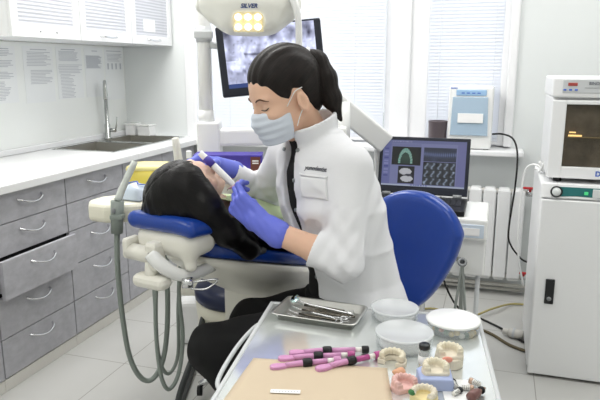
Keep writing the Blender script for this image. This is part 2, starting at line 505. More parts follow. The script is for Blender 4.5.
def blind(x0, x1, label):
    t = thing('window_blind', label, 'blind', ((x0+x1)/2, 4.005, 1.0), 0, 'horizontal blinds in the window')
    hw = (x1-x0)/2; s = MB(); z = -.04; 
    while z < 1.42:
        n = 6
        m = Matrix.Translation((0,0,z)) @ Matrix.Rotation(R_(62), 4, 'X')
        s.T = m; s.box(-hw, hw, -.0125, .0125, -.0004, .0004); s.T = Matrix.Identity(4); z += .0205
    put('slats', s, 'blind', t)
    r = MB(); r.box(-hw, hw, -.015, .015, -.075, -.055, .004); put('bottom_rail', r, 'white_paint', t)
    h = MB(); h.box(-hw, hw, -.018, .018, 1.43, 1.47, .004); put('head_rail', h, 'white_paint', t)
    c = MB()
    for x in (-hw*.7, hw*.7): c.cyl((x,-.012,-.06), (x,-.012,1.44), .0009, seg=5)
    put('ladder_cord', c, 'white_paint', t)
blind(-1.955, -.70, 'wide white slatted blind behind the monitor and dentist')
blind(-.425, .035, 'narrower white slatted blind behind the pale blue tabletop device')
b = MB(); b.box(2.2, 2.35, -1.2, 4.25, 0, 2.75); struct('wall_right', b, 'wall')
b = MB(); b.box(-2.72, 2.35, -1.35, -1.2, 0, 2.75); struct('wall_front', b, 'wall')
# outside
b = MB(); b.box(-30, 30, 5, 60, -3.2, -3.0); put('ground', b, 'ground_outside', kind='structure')

# ================================================================== kitchen run along the left wall
XF = -1.971
ZL = [.06, .24, .425, .60, .741, .876]
def drawer_unit(y0, y1, label, pulled=None, first_label=None):
    t = thing('drawer_cabinet', label, 'cabinet', (XF, (y0+y1)/2, 0), 0, 'grey drawer units under the worktop')
    h = (y1-y0)/2
    c = MB(); c.box(-.58, -.022, -h+.001, h-.001, .055, .876); put('body', c, 'gap_dark', t)
    k = MB(); k.box(-.56, -.004, -h, h, 0, .056, .002); put('plinth', k, 'kick', t)
    for i in range(5):
        dx = .045 if pulled == i else 0
        d = MB(); d.box(-.019+dx, .0+dx, -h+.0022, h-.0022, ZL[i]+.002, ZL[i+1]-.002, .0015)
        if dx: d.box(-.30, -.019+dx, -h+.03, -h+.045, ZL[i]+.02, ZL[i+1]-.035); d.box(-.30, -.019+dx, h-.045, h-.03, ZL[i]+.02, ZL[i+1]-.035); d.box(-.30, -.019+dx, -h+.045, h-.045, ZL[i]+.02, ZL[i]+.03)
        o = put('drawer', d, 'grey_laminate', t)
        if dx: o['label'] = 'drawer pulled slightly open'
        zc = [.188,.365,.545,.688,.82][i]; a = .076
        hd = MB(); hd.tube([(dx-.001,-a,zc+.012),(dx+.016,-a*.8,zc+.004),(dx+.028,-a*.2,zc-.008),(dx+.027,a*.35,zc-.008),(dx+.016,a*.85,zc+.004),(dx-.001,a,zc+.012)], [.006,.0055,.0042,.0042,.0055,.006], 8, 5)
        put('handle', hd, 'chrome', o)
    return t
drawer_unit(1.49, 1.978, 'grey drawer cabinet at the photo edge, nearest the camera')
drawer_unit(1.98, 2.468, 'grey drawer cabinet with its middle drawer pulled slightly open', pulled=2)
drawer_unit(2.47, 2.958, 'fully closed grey drawer cabinet behind the cream tool holder tray')
t = thing('sink_cabinet', 'grey sink cabinet with plain doors behind the hanging hoses', 'cabinet', (XF, 3.395, 0))
c = MB(); c.box(-.58, -.022, -.433, .433, .055, .74); put('body', c, 'gap_dark', t)
c = MB(); c.box(-.56, -.004, -.435, .435, 0, .056, .002); put('plinth', c, 'kick', t)
for s in (-1, 1):
    d = MB(); a, e = (.0025, .4315) if s > 0 else (-.4315, -.0025); d.box(-.019, 0, a, e, .062, .873, .0015); o = put('door', d, 'grey_laminate', t)
    hd = MB(); y = .05*s; hd.tube([(-.001,y,.70),(.018,y,.69),(.028,y,.64),(.018,y,.59),(-.001,y,.58)], .005, 8, 4); put('handle', hd, 'chrome', o)
# worktop with two cut-outs
SX0, SX1 = -2.50, -2.09
B1 = (3.07, 3.46); B2 = (3.51, 3.88)
b = MB(); Z0, Z1 = .877, .914
b.box(-2.571, -1.932, .9, B1[0], Z0, Z1, .004); b.box(-2.571, SX0, B1[0], 3.95, Z0, Z1); b.box(SX1, -1.932, B1[0]-.002, 3.83, Z0, Z1, .004)
b.box(SX0, SX1, B1[1], B2[0], Z0, Z1); b.box(SX0, SX1, B2[1], 3.95, Z0, Z1); b.box(SX1-.002, -2.06, 3.82, 3.95, Z0, Z1)
put('kitchen_worktop', b, 'white_laminate', label='long white worktop running along the left wall over grey drawers', cat='worktop')
b = MB(); b.box(-2.571, -2.548, .9, 3.95, .914, .95, .008); struct('trim_4', b, 'white_laminate')
b = MB(); b.box(-2.571, -2.566, .9, 3.95, .95, 1.53); struct('backsplash', b, 'backsplash')
# sink
t = thing('kitchen_sink', 'double bowl stainless steel sink set into the white worktop', 'sink', ((SX0+SX1)/2, 3.475, .914))
hx = (SX1-SX0)/2
def bowl(y0, y1, dp):
    m = MB(); w = .003
    m.box(-hx+.002, hx-.002, y0+.002, y1-.002, -dp, -dp+w); m.box(-hx+.002, -hx+.002+w, y0+.002, y1-.002, -dp, .003); m.box(hx-.002-w, hx-.002, y0+.002, y1-.002, -dp, .003)
    m.box(-hx+.002, hx-.002, y0+.002, y0+.002+w, -dp, .003); m.box(-hx+.002, hx-.002, y1-.002-w, y1-.002, -dp, .003)
    o = put('bowl', m, 'sink_steel', t)
    d = MB(); d.lathe([(.0,-dp+.006),(.03,-dp+.006),(.038,-dp+.003)], (0,(y0+y1)/2,0), 20); put('drain', d, 'chrome', o)
bowl(B1[0]-3.475, B1[1]-3.475, .15); bowl(B2[0]-3.475, B2[1]-3.475, .15)
r = MB(); L, W = B1[0]-3.475, B2[1]-3.475
r.box(-hx-.012, -hx+.006, L-.012, W+.012, 0, .004); r.box(hx-.006, hx+.012, L-.012, W+.012, 0, .004); r.box(-hx, hx, L-.012, L+.006, 0, .004); r.box(-hx, hx, W-.006, W+.012, 0, .004)
r.box(-hx, hx, B1[1]-3.475-.006, B2[0]-3.475+.006, 0, .004); put('rim', r, 'steel', t)
# tap
t = thing('kitchen_tap', 'tall brushed metal tap standing behind the double sink', 'tap', (-2.515, 3.63, .914), R_(-55))
p = MB(); p.lathe([(.026,0),(.026,.01),(.019,.014),(.019,.10),(.013,.105),(.0115,.33)], seg=20); put('column', p, 'steel', t)
p = MB(); p.tube([(0,0,.32),(.005,0,.36),(.03,0,.385),(.058,0,.37),(.066,0,.33),(.067,0,.27)], [.0115,.0115,.0115,.012,.014,.015], 12, 4); put('spout', p, 'steel', t)
p = MB(); p.cyl((0,.015,.06),(.03,.05,.06), .013); p.tube([(.03,.05,.06),(.035,.06,.10),(.03,.065,.15)], [.006,.005,.004], 8, 3); put('lever', p, 'steel', t)
def small_box(x, y, w, h, label):
    t = thing('storage_box', label, 'box', (x, y, .914))
    m = MB(); m.box(-w/2, w/2, -.045, .045, 0, h-.012, .006); put('body', m, 'white_paint', t)
    m = MB(); m.box(-w/2-.003, w/2+.003, -.048, .048, h-.012, h, .004); put('lid', m, 'white_gloss', t)
small_box(-2.495, 3.91, .075, .085, 'small white box at the worktop corner, nearer the tap')
small_box(-2.385, 3.91, .10, .08, 'wider small white box behind the far sink bowl')
# wall cabinets
UX = -2.16
def wall_unit(y0, y1, label, handle=True, note=False):
    t = thing('wall_cabinet', label, 'cabinet', (UX, (y0+y1)/2, 1.535), 0, 'white glass fronted wall cabinets'); h = (y1-y0)/2
    c = MB(); c.box(-.405, -.02, -h, h, 0, .70, .002); put('body', c, 'white_laminate', t)
    d = MB(); g = .05
    d.box(-.02, 0, -h+.002, -h+g, .0, .70, .002); d.box(-.02, 0, h-g, h-.002, .0, .70, .002); d.box(-.02, 0, -h+g, h-g, .0, .056, .002); d.box(-.02, 0, -h+g, h-g, .645, .70, .002)
    o = put('door', d, 'white_laminate', t)
    p = MB(); p.box(-.014, -.008, -h+g, h-g, .056, .645); put('glass_pane', p, 'ribbed_glass', o)
    if handle:
        hd = MB(); hd.tube([(0,-.075,.032),(.018,-.06,.028),(.024,0,.024),(.018,.06,.028),(0,.075,.032)], .005, 8, 4); put('handle', hd, 'chrome', o)
    else:
        for y in (-.06, .06):
            s = MB(); s.lathe([(0,.0),(.004,.0),(.004,.003),(0,.003)], (0,0,0), 10, m=Matrix.Rotation(PI/2,3,'Y')); q = put('screw', s, 'mid_grey', o); q.location = (0, y, .03)
    if note:
        n = MB(); n.box(-.008, -.0068, -.10, .04, .08, .155); put('note', n, 'white_label', o, label='white paper slip on the glass')
wall_unit(2.425, 2.933, 'white wall cabinet with two screw holes and no handle', False)
wall_unit(2.936, 3.432, 'middle white wall cabinet with a curved handle', True)
wall_unit(3.435, 3.93, 'white wall cabinet with a paper slip, beside the window', True, True)
# notices taped on the wall
def notice(y0, y1, z0, z1, label, lines):
    t = MB(); w = (y1-y0)/2; hh = z1-z0
    t.box(0, .0012, -w, w, 0, hh); t.mi = 1
    for zt, xa, xb, th in lines:
        t.box(.0012, .0016, -w+2*w*xa, -w+2*w*xb, hh*(1-zt)-th, hh*(1-zt))
    put('wall_notice', t, ['paper','ink'], None, (-2.5655, (y0+y1)/2, z0), 0, label, 'notice', 'printed notices above the worktop')
rnd = random.Random(3)
def para(a, b2, xa, xb, step=.026, gap=.6):
    o = []; z = a
    while z < b2:
        o.append((z, xa+rnd.uniform(0,.04), xb-rnd.uniform(0,.25), .0035)); z += step
    return o
notice(2.66, 2.885, 1.20, 1.507, 'printed notice cut by the photo edge, nearest the camera', [(.04,.3,.8,.005)]+para(.08,.16,.1,.95)+para(.25,.36,.1,.95)+para(.45,.56,.1,.9)+para(.62,.95,.08,.8))
notice(2.945, 3.195, 1.19, 1.512, 'printed notice with two text blocks, second from the photo edge', [(.05,.25,.8,.005)]+para(.1,.34,.1,.95)+para(.42,.66,.18,.95))
notice(3.225, 3.47, 1.20, 1.515, 'printed notice densely filled from top to bottom', [(.04,.2,.75,.006)]+para(.08,.26,.08,.95,.022)+para(.34,.5,.05,1.0,.03)+para(.52,.98,.1,.7,.028))
notice(3.50, 3.70, 1.20, 1.518, 'printed notice with one grey text block under a title', [(.06,.4,.7,.005)]+para(.16,.42,.05,.95,.013))
notice(3.72, 3.935, 1.17, 1.524, 'printed notice in the corner above the tap with small drawings', [(.06,.1,.9,.005)]+para(.12,.26,.1,.95,.026)+[(.30,.12,.2,.04),(.30,.34,.42,.04),(.30,.56,.64,.04),(.30,.8,.88,.04)])

# ================================================================== back wall: radiator, sill things
t = thing('radiator', 'white sectional radiator under the windowsill', 'radiator', (-.22, 3.83, .11))
for i in range(10):
    x = -.40 + i*.082
    m = MB(); m.box(x, x+.074, -.012, .0, .02, .565, .006); m.box(x+.03, x+.044, -.002, .07, .03, .55); m.box(x+.004, x+.07, .0, .07, .0, .045, .012); m.box(x+.004, x+.07, .0, .07, .53, .575, .012)
    put('section', m, 'radiator', t)
for z in (.025,.55):
    m = MB(); m.cyl((-.42,.035,z),(.46,.035,z), .018); put('manifold', m, 'pipe', t)
for z, l in ((.55, None), (.025, None)):
    m = MB(); m.cyl((.42,.035,z),(.455,.035,z), .022, seg=8); v = put('valve', m, 'chrome', t)
    m = MB(); m.cyl((.437,.03,z+.005),(.437,.0,z+.03), .008); m.box(.395, .48, -.01, .008, z+.028, z+.042, .006); put('valve_handle', m, 'red_valve', v, label='red valve handle')
t = thing('heating_pipe', 'white heating pipes running along the skirting to the white cabinet', 'pipe', (.0, 3.9, .06))
m = MB(); m.tube([(-1.0,.0,0),(.62,.0,0)], .013, 10, 1); m.tube([(-1.0,.02,-.035),(.62,.02,-.035)], .011, 10, 1); put('pipe', m, 'pipe', t)
# countertop device on the sill
t = thing('sterilizer', 'white tabletop device with pale blue clear front on the sill', 'device', (-.150, 3.86, .912))
m = MB(); m.box(-.128, .128, -.045, .13, .004, .372, .014, 3); put('housing', m, 'white_gloss', t)
m = MB(); m.prism([(-.108,0),(.108,0),(.100,.225),(-.100,.225)], 0, .012, .004, Matrix.Translation((-.003,-.046,.085)) @ Matrix.Rotation(PI/2,4,'X')); put('door', m, 'blue_acrylic', t, label='pale blue see-through door')
m = MB(); m.box(-.085, .087, -.052, -.04, .318, .352, .004); p = put('control_panel', m, 'pale_blue_dark', t)
for i in range(4):
    q = MB(); q.box(-.055+i*.03, -.037+i*.03, -.054, -.0525, .33, .336); put('button', q, 'blue_print', p)
m = MB(); m.box(-.07, .075, -.064, -.0585, .16, .215, .001); put('label_plate', m, 'white_label', t)
for x in (-.1,.1):
    m = MB(); m.box(x-.015, x+.015, -.02, .1, 0, .006); put('foot', m, 'rubber', t)
for i in range(5):
    m = MB(); m.box(-.118+i*.008,-.1125+i*.008,-.0465,-.0448,.357,.365); put('printed_mark', m, 'blue_print', t)
b = MB(); b.lathe([(.0,0),(.050,0),(.052,.004),(.057,.158),(.059,.162),(.056,.163),(.051,.02),(.0,.012)], seg=28)
put('desk_cup', b, 'cup_grey', None, (-.338, 3.86, .912), 0, 'dark grey cup on the sill behind the laptop', 'cup')
b = MB(); b.tube([(-.018,3.90,1.0),(.04,3.87,1.005),(.10,3.80,.985),(.128,3.755,.90),(.128,3.74,.72),(.11,3.74,.45),(.13,3.745,.36),(.19,3.77,.28),(.23,3.8,.25)], .0055, 8, 6)
put('power_cable', b, 'cable_black', None, (0,0,0), 0, 'black power cable hanging from the sill device past the radiator', 'cable')
b = MB(); b.tube([(-.28,3.42,.36),(-.2,3.45,.14),(-.12,3.46,.03),(.0,3.42,.008),(.12,3.3,.008),(.19,3.2,.008),(.24,3.15,.008)], .006, 8, 6)
put('floor_cable', b, 'cable_black', None, (0,0,0), 0, 'black cable dropping behind the console onto the floor', 'cable')
b = MB(); b.tube([(-.5,3.3,.008),(-.3,3.5,.008),(-.1,3.42,.009),(.05,3.55,.03),(.15,3.7,.012),(.25,3.72,.012)], .006, 8, 6)
put('floor_cable', b, 'cable_tan', None, (0,0,0), 0, 'yellowish brown cable curving across floor toward the radiator', 'cable')
b = MB(); b.tube([(-.5,3.18,.007),(-.25,3.32,.007),(.0,3.27,.008),(.14,3.12,.008),(.25,3.05,.012)], .008, 8, 6)
put('floor_cable', b, 'cable_brown', None, (0,0,0), 0, 'thick brown cable lying on floor beside the white cabinet', 'cable')
t = thing('pipe_connector', 'pale plastic hose connector on floor beside the white cabinet', 'connector', (.165, 3.24, 0))
m = MB(); m.cyl((-.03,0,.028),(.04,-.02,.028), .024); m.cyl((-.06,.01,.028),(-.03,0,.028), .016); put('body', m, 'pipe', t)
m = MB(); m.cyl((-.012,-.005,.028),(.0,-.008,.028), .027); put('collar', m, 'light_grey', t)
t = thing('cable_plug', 'small dark plug lying among the cables on the floor', 'plug', (-.17, 3.30, 0))
m = MB(); m.box(-.04,.04,-.015,.015,.0,.026,.006); put('body', m, 'cable_brown', t)
m = MB(); m.cyl((.04,0,.013),(.065,0,.013),.006); put('pin', m, 'chrome', t)

# ================================================================== white cabinet and incubator
CXL, CYF = .205, 2.83
t = thing('floor_cabinet', 'white metal floor cabinet with teal control strip beside the radiator', 'cabinet', (CXL, CYF, 0))
m = MB(); m.box(0, .66, .02, .58, .03, .90, .012, 3); put('housing', m, 'white_paint', t)
m = MB(); m.box(.004, .656, 0, .022, .012, .835, .006); d = put('door', m, 'white_paint', t)
m = MB(); m.box(.05, .088, -.008, .002, .36, .475, .003); h = put('handle', m, 'black_plastic', d, label='black recessed latch')
m = MB(); m.lathe([(0,-.004),(.009,-.004),(.010,0)], (.069,-.009,.385), 16, m=Matrix.Rotation(PI/2,3,'X')); put('lock', m, 'mid_grey', h)
m = MB(); m.prism([(0,.0),(.655,0),(.655,.063),(0,.063)], -.004, .02, .004, Matrix.Translation((.002,.022,.838)) @ Matrix.Rotation(R_(78),4,'X')); put('fascia', m, 'white_paint', t)
m = MB(); m.prism([(.055,-.022),(.14,-.016),(.2,-.018),(.26,-.024),(.31,-.018),(.35,-.006),(.52,0),(.52,.022),(.055,.022)], 0, .004, .0015, Matrix.Translation((.0,.0105,.869)) @ Matrix.Rotation(R_(78),4,'X')); c = put('control_strip', m, 'teal_panel', t, label='teal control strip')
m = MB(); m.lathe([(0,.006),(.017,.006),(.019,.003),(.0195,0)], (0,0,0), 24, m=Matrix.Rotation(R_(78),3,'X')); k = put('gauge', m, 'display_grey', c); k.location = (.062,.007,.869)
m = MB(); m.lathe([(.0185,0),(.025,0),(.025,.006),(.021,.008),(.0185,.006)], (0,0,0), 24, m=Matrix.Rotation(R_(78),3,'X'), closed=True); k2 = put('gauge_ring', m, 'dark_metal', c); k2.location = (.062,.008,.869)
m = MB(); m.box(.205,.265,.001,.006,.85,.888,.002); put('display', m, 'display_grey', c)
m = MB(); m.box(.172,.188,.0015,.0055,.862,.876,.002); put('indicator', m, 'green_led', c, label='green indicator light')
for x in (.04,.62):
    for y in (.06,.52):
        m = MB(); m.cyl((x,y,0),(x,y,.031), .02); put('foot', m, 'rubber', t)
t = thing('incubator', 'white laboratory oven with dark glass door on the floor cabinet', 'oven', (.225, 2.885, .90))
m = MB(); m.box(0,.60,.03,.46,.016,.372,.012,3); m.box(-.006,.605,.0,.46,.368,.455,.01,3); put('housing', m, 'white_paint', t)
m = MB()
m.box(.0,.058,0,.028,.022,.358,.005); m.box(.53,.60,0,.028,.022,.358,.005); m.box(.056,.53,.0,.028,.022,.072,.004); m.box(.056,.53,0,.028,.340,.358,.004)
d = put('door', m, 'white_paint', t)
m = MB(); m.box(.056,.53,.008,.013,.072,.340); put('glass_pane', m, 'oven_glass', d, label='dark glass pane')
m = MB(); m.box(.054,.535,.024,.0305,.07,.342); put('chamber', m, 'oven_dark', t)
m = MB(); m.box(.072,.53,.014,.022,.198,.202); put('shelf', m, 'oven_shelf', t)
m = MB(); m.box(.075,.13,.0145,.021,.203,.21,.002); m.box(.078,.105,.0145,.021,.218,.223,.002); put('reflection_bars', m, 'oven_reflection', t, label='glowing yellow reflection bars')  # reflections imitated by emissive bars behind the pane, no lamp inside
m = MB(); m.box(.035,.575,-.003,.002,.388,.445,.002); p = put('control_panel', m, 'light_grey', t)
m = MB(); m.box(.055,.092,-.005,-.002,.418,.431,.001); put('display', m, 'red_display', p, label='dull red digital display')
for i in range(3):
    m = MB(); m.box(.038+i*.022,.050+i*.022,-.006,-.002,.398,.405,.001); put('button', m, 'blue_print', p)
text_mesh('lettering', 'BINDER', .017, 'text_dark', p, frame((.165,-.0045,.428),(1,0,0),(0,0,1)))
m = MB(); m.box(.12,.5,-.004,-.0025,.409,.411); put('rule', m, 'mid_grey', p)
text_mesh('lettering', 'D', .03, 'blue_print', d, frame((.205,-.001,.046),(1,0,0),(0,0,1)), bold=.001)
for x in (.05,.55):
    for y in (.06,.40):
        m = MB(); m.cyl((x,y,0),(x,y,.018), .018); put('foot', m, 'rubber', t)
t = thing('cord_bundle', 'white cord coiled on the floor cabinet left of the oven', 'cord', (.235, 3.12, .90))
m = MB(); pts = [(-.045,.02,.02)]
for i in range(16):
    a = i*.9; pts.append((.0+.028*math.cos(a), .02*math.sin(a*1.3), .012+.045*((i%5)/4)))
m.tube(pts, .006, 8, 4); put('coil', m, 'white_gloss', t)
m = MB(); m.tube([(-.02,.02,.03),(-.055,.04,.035),(-.085,.06,-.0),(-.095,.07,-.12),(-.09,.08,-.4),(-.05,.1,-.6)], .005, 8, 5); put('tail', m, 'white_gloss', t)

# ================================================================== instrument console and laptop
t = thing('instrument_console', 'white instrument console carrying the laptop beside the radiator', 'console', (-.255, 2.78, .52))
m = MB(); m.box(-.27,.25,-.18,.17,.165,.262,.014,3); put('top_tray', m, 'white_gloss', t)
m = MB(); m.box(-.05,.246,-.14,.16,.0,.166,.01,3); put('lower_box', m, 'white_gloss', t)
m = MB(); m.box(.10,.235,-.184,-.178,.178,.235,.002); k = put('keypad', m, 'pale_blue', t, label='pale blue keypad')
m = MB(); m.box(.118,.218,-.186,-.1835,.188,.22,.002); put('key_area', m, 'white_label', k)
m = MB(); m.tube([(.14,-.15,.07),(.157,-.20,.075)], .012, 12, 1); m.lathe([(.010,-.012),(.018,-.012),(.02,0),(.018,.012),(.010,.012)], (.157,-.205,.075), 18, m=Matrix.Rotation(R_(60),3,'X'), closed=True); put('hose_holder', m, 'mid_grey', t)
for dx in (-.022,.025):
    m = MB(); m.tube([(.157,-.205,.07),(.157+dx*.4,-.21,-.02),(.157+dx,-.21,-.16),(.157+dx*1.3,-.2,-.27),(.157+dx,-.15,-.33),(.157+dx*.3,-.06,-.28),(.15,-.02,-.02),(.15,-.02,.02)], .006, 8, 5); put('instrument_hose', m, 'hose_grey', t)
m = MB(); m.cyl((-.225,.14,.02),(-.225,.14,.21), .03); m.box(-.27,-.18,.06,.165,.06,.17,.01); put('bracket', m, 'ivory', t)
for x in (-.03, .22):
    for y in (-.1, .13):
        m = MB(); m.cyl((x,y,-.52),(x,y,.01), .009); put('leg', m, 'light_grey', t)
t = thing('laptop', 'open black laptop showing dental scans, on the white console', 'laptop', (-.313, 2.755, .782)); t.scale = (1.09,1.09,1.09)
m = MB(); m.box(-.193,.193,-.135,.115,.0,.022,.004); put('base', m, 'black_plastic', t)
m = MB()
for r in range(5):
    for c in range(15):
        if r == 0 and 4 <= c <= 8: 
            if c == 4: m.box(-.172+4*.0232,-.172+9*.0232-.003,-.045,-.030,.022,.0245,.001)
            continue
        m.box(-.172+c*.0232,-.172+c*.0232+.0195,-.045+r*.026,-.045+r*.026+.021,.022,.0245,.001)
put('keyboard', m, 'key', t)
m = MB(); m.box(-.05,.05,-.12,-.06,.0215,.0228); put('touchpad', m, 'bezel', t)
tilt = Matrix.Translation((0,.112,.024)) @ Matrix.Rotation(R_(-14),4,'X')
m = MB(); m.T = tilt; m.box(-.191,.191,-.006,.004,.004,.25,.004); lid = put('display_lid', m, 'bezel', t)
for x in (-.15,.15):
    m = MB(); m.cyl((x-.018,.108,.027),(x+.018,.108,.027), .009); put('hinge', m, 'mid_grey', t)
def picture(name, w, h, nx, ny, pix, m, parent, mtx):
    xs = np.linspace(-w/2, w/2, nx+1); ys = np.linspace(0, h, ny+1)
    X, Y = np.meshgrid(xs, ys, indexing='ij'); co = np.stack([X, Y, X*0], -1).reshape(-1,3)
    I = np.arange((nx+1)*(ny+1)).reshape(nx+1, ny+1)
    Q = np.stack([I[:-1,:-1], I[1:,:-1], I[1:,1:], I[:-1,1:]], -1).reshape(-1,4)
    me = bpy.data.meshes.new(name); me.from_pydata([tuple(v) for v in co], [], [tuple(int(i) for i in q) for q in Q])
    me.transform(mtx)
    ca = me.color_attributes.new('picture', 'FLOAT_COLOR', 'CORNER')
    c = np.repeat(pix.reshape(-1,3), 4, axis=0); c = np.where(c <= .04045, c/12.92, ((np.clip(c,0,1)+.055)/1.055)**2.4)
    ca.data.foreach_set('color', np.concatenate([c, np.ones((len(c),1))], 1).astype(np.float32).ravel())
    me.materials.append(M[m]); o = bpy.data.objects.new(name, me); COL.objects.link(o); o.parent = parent; return o
rs = np.random.RandomState(4)
def blotch(X, Y, n, sx, sy, amp, seed):
    r = np.random.RandomState(seed); o = np.zeros_like(X)
    for _ in range(n): o += r.uniform(-amp, amp)*np.exp(-((X-r.rand())/(sx*(.5+r.rand())))**2-((Y-r.rand())/(sy*(.5+r.rand())))**2)
    return o
nx, ny = 150, 90
X, Y = np.meshgrid((np.arange(nx)+.5)/nx, (np.arange(ny)+.5)/ny, indexing='ij')
px = np.zeros((nx,ny,3)) + np.array([.52,.54,.72])
def fill(x0,x1,y0,y1,c): px[(X>x0)&(X<x1)&(Y>y0)&(Y<y1)] = c
fill(0,1,.93,1,(.45,.47,.66)); fill(0,.1,0,.93,(.44,.46,.68)); fill(.0,1,0,.035,(.72,.76,.86)); fill(.90,1,.04,.93,(.47,.48,.68))
fill(.11,.47,.46,.86,(.07,.09,.09)); fill(.5,.89,.56,.86,(.08,.10,.17)); fill(.5,.89,.04,.54,(.10,.12,.17)); fill(.2,.4,.05,.43,(.09,.09,.10)); fill(.1,.47,.87,.92,(.48,.5,.68))
a = (X-.28)/.075; e = (Y-.5)/.25
arch = (np.abs(np.sqrt(a*a+(e*.9)**2)-1) < .17) & (e > -.05)
px[arch] = np.array([.42,.66,.62]); px[arch & ((np.floor(np.arctan2(e,a)*9) % 2) == 0)] = (.62,.76,.70)
px[(np.hypot(a,e*.9)<.8)&(e>-.05)] = (.12,.2,.2); g = (X>.11)&(X<.47)&(Y>.46)&(Y<.86)&(~arch); px[g] += np.array([.10,.12,.06])*np.clip(1-np.hypot((X-.3)/.2,(Y-.62)/.2),0,1)[g][:,None]
sk = (((X-.29)/.075)**2+((Y-.315)/.075)**2 < 1) | ((((X-.31)/.075)**2+((Y-.16)/.07)**2 < 1)); px[sk & (X<.395)] = (.82,.83,.86)
sk2 = (((X-.33)/.05)**2+((Y-.24)/.025)**2 < 1); px[sk2] = (.25,.25,.3)
pan = (X>.5)&(X<.89)&(Y>.56)&(Y<.86); bl = .26+.22*np.exp(-((Y-.70-.12*(X-.7)**2*4)/.05)**2)*(1+.5*np.sin(X*260)) + blotch(X,Y,30,.05,.05,.12,2)
px[pan] = np.stack([bl*.75,bl*.85,bl*1.15],-1)[pan]
gr = (X>.5)&(X<.89)&(Y>.04)&(Y<.54); u = (X-.5)/.39*5 % 1; v = (Y-.04)/.5*3 % 1
cell = .22 + .5*np.exp(-((u-.5+.18*np.sin(v*6))/.16)**2)*(np.abs(v-.5)<.42) + blotch(X,Y,160,.02,.03,.25,8)
px[gr] = np.stack([cell*.8,cell*.88,cell*1.0],-1)[gr]; px[gr & ((u<.06)|(v<.05))] = (.05,.06,.1)
for i in range(12): fill(.12+i*.02,.13+i*.02,.95,.975,(.7,.72,.85))
for i in range(7): fill(.36+i*.03,.38+i*.03,.008,.028,(.4,.45,.7))
for i in range(10): fill(.02,.075,.2+i*.065,.235+i*.065,(.55,.57,.78) if i%3 else (.3,.33,.6))
picture('screen', .352, .198, nx, ny, np.clip(px,0,1), 'laptop_screen', lid, tilt @ Matrix.Translation((0,-.0066,.037)) @ Matrix.Rotation(PI/2,4,'X'))
# ================================================================== dental chair
CHROT = PSI - R_(28); YR = .85
CH0 = D(.03, 2.51)
chair = thing('dental_chair', 'reclined dental chair with navy upholstery and ivory shell under the patient', 'chair', CH0, CHROT)
TC = Matrix.Translation((0,-YR,0))
CO = (0, YR, 0)
def ip(y, tab): return float(np.interp(y, [t[0] for t in tab], [t[1] for t in tab]))
WB = [(.05,.05),(.07,.085),(.1,.115),(.15,.15),(.22,.178),(.32,.205),(.45,.225),(.62,.235),(.72,.23),(.76,.20)]
zb = lambda y: .857 - .31*y
DEP = [(.05,.022),(.1,.04),(.2,.085),(.35,.135),(.55,.15),(.76,.10)]
def loft_y(ys, fn): return [fn(y) for y in ys]
N = 36
def sec(w, zc, h, y, p=.45, dip=0.0):
    o = []
    for j in range(N):
        t = 2*PI*j/N; c, s = math.cos(t), math.sin(t)
        x = w*math.copysign(abs(c)**p, c); z = zc + h*math.copysign(abs(s)**p, s)
        if s > 0: z -= dip*(1-(x/w)**2)
        o.append(Vector((x, y-YR, z)))
    return o
ys = [.052,.06,.075,.1,.14,.2,.28,.36,.45,.55,.65,.72,.745,.757]
m = MB(); m.rings([sec(ip(y,WB), zb(y)+.026, .028*(1 if .07<y<.74 else .55), y, .5, .012) for y in ys]); put('back_cushion', m, 'navy_vinyl', chair)
def hull(y):
    w = ip(y, WB)+.004; d = ip(y, DEP); o = []; z0 = zb(y)-.001
    for j in range(13): o.append(Vector((w*math.cos(PI*j/12), y-YR, z0 - .022 - (d-.022)*math.sin(PI*j/12)**.8)))
    o.append(Vector((-w-.002, y-YR, z0))); o.append(Vector((w+.002, y-YR, z0)))
    return o
m = MB(); m.rings([hull(y) for y in ys]); put('back_shell', m, 'ivory', chair)
# seat and leg rest
WS = [(.77,.16),(.80,.22),(.95,.235),(1.2,.22),(1.5,.185),(1.7,.16),(1.78,.10)]
ZS = [(.77,.59),(.95,.565),(1.2,.60),(1.4,.585),(1.78,.52)]
ys2 = [.772,.79,.83,.9,1.0,1.1,1.2,1.3,1.4,1.5,1.6,1.7,1.75,1.777]
m = MB(); m.rings([sec(ip(y,WS), ip(y,ZS)+.03, .032*(1 if .78<y<1.76 else .6), y, .5, .01) for y in ys2]); put('seat_cushion', m, 'navy_vinyl', chair)
m = MB(); m.rings([sec(ip(y,WS)-.006, ip(y,ZS)-.032, .035, y, .6) for y in ys2]); put('seat_shell', m, 'ivory', chair)
m = MB(); m.T = TC; m.box(-.10,.10,.60,.95,.06,.535,.03,3); put('lift_column', m, 'ivory', chair)
m = MB(); m.T = TC; m.box(-.20,.20,.42,1.15,0,.065,.025,3); put('base_plate', m, 'ivory', chair)
m = MB(); m.T = TC; m.box(-.05,.05,.70,.78,.50,.66,.02); put('tilt_joint', m, 'light_grey', chair)
m = MB(); m.T = TC; m.box(-.15,.06,.44,.72,.38,.665,.025,3); put('back_support', m, 'ivory', chair)
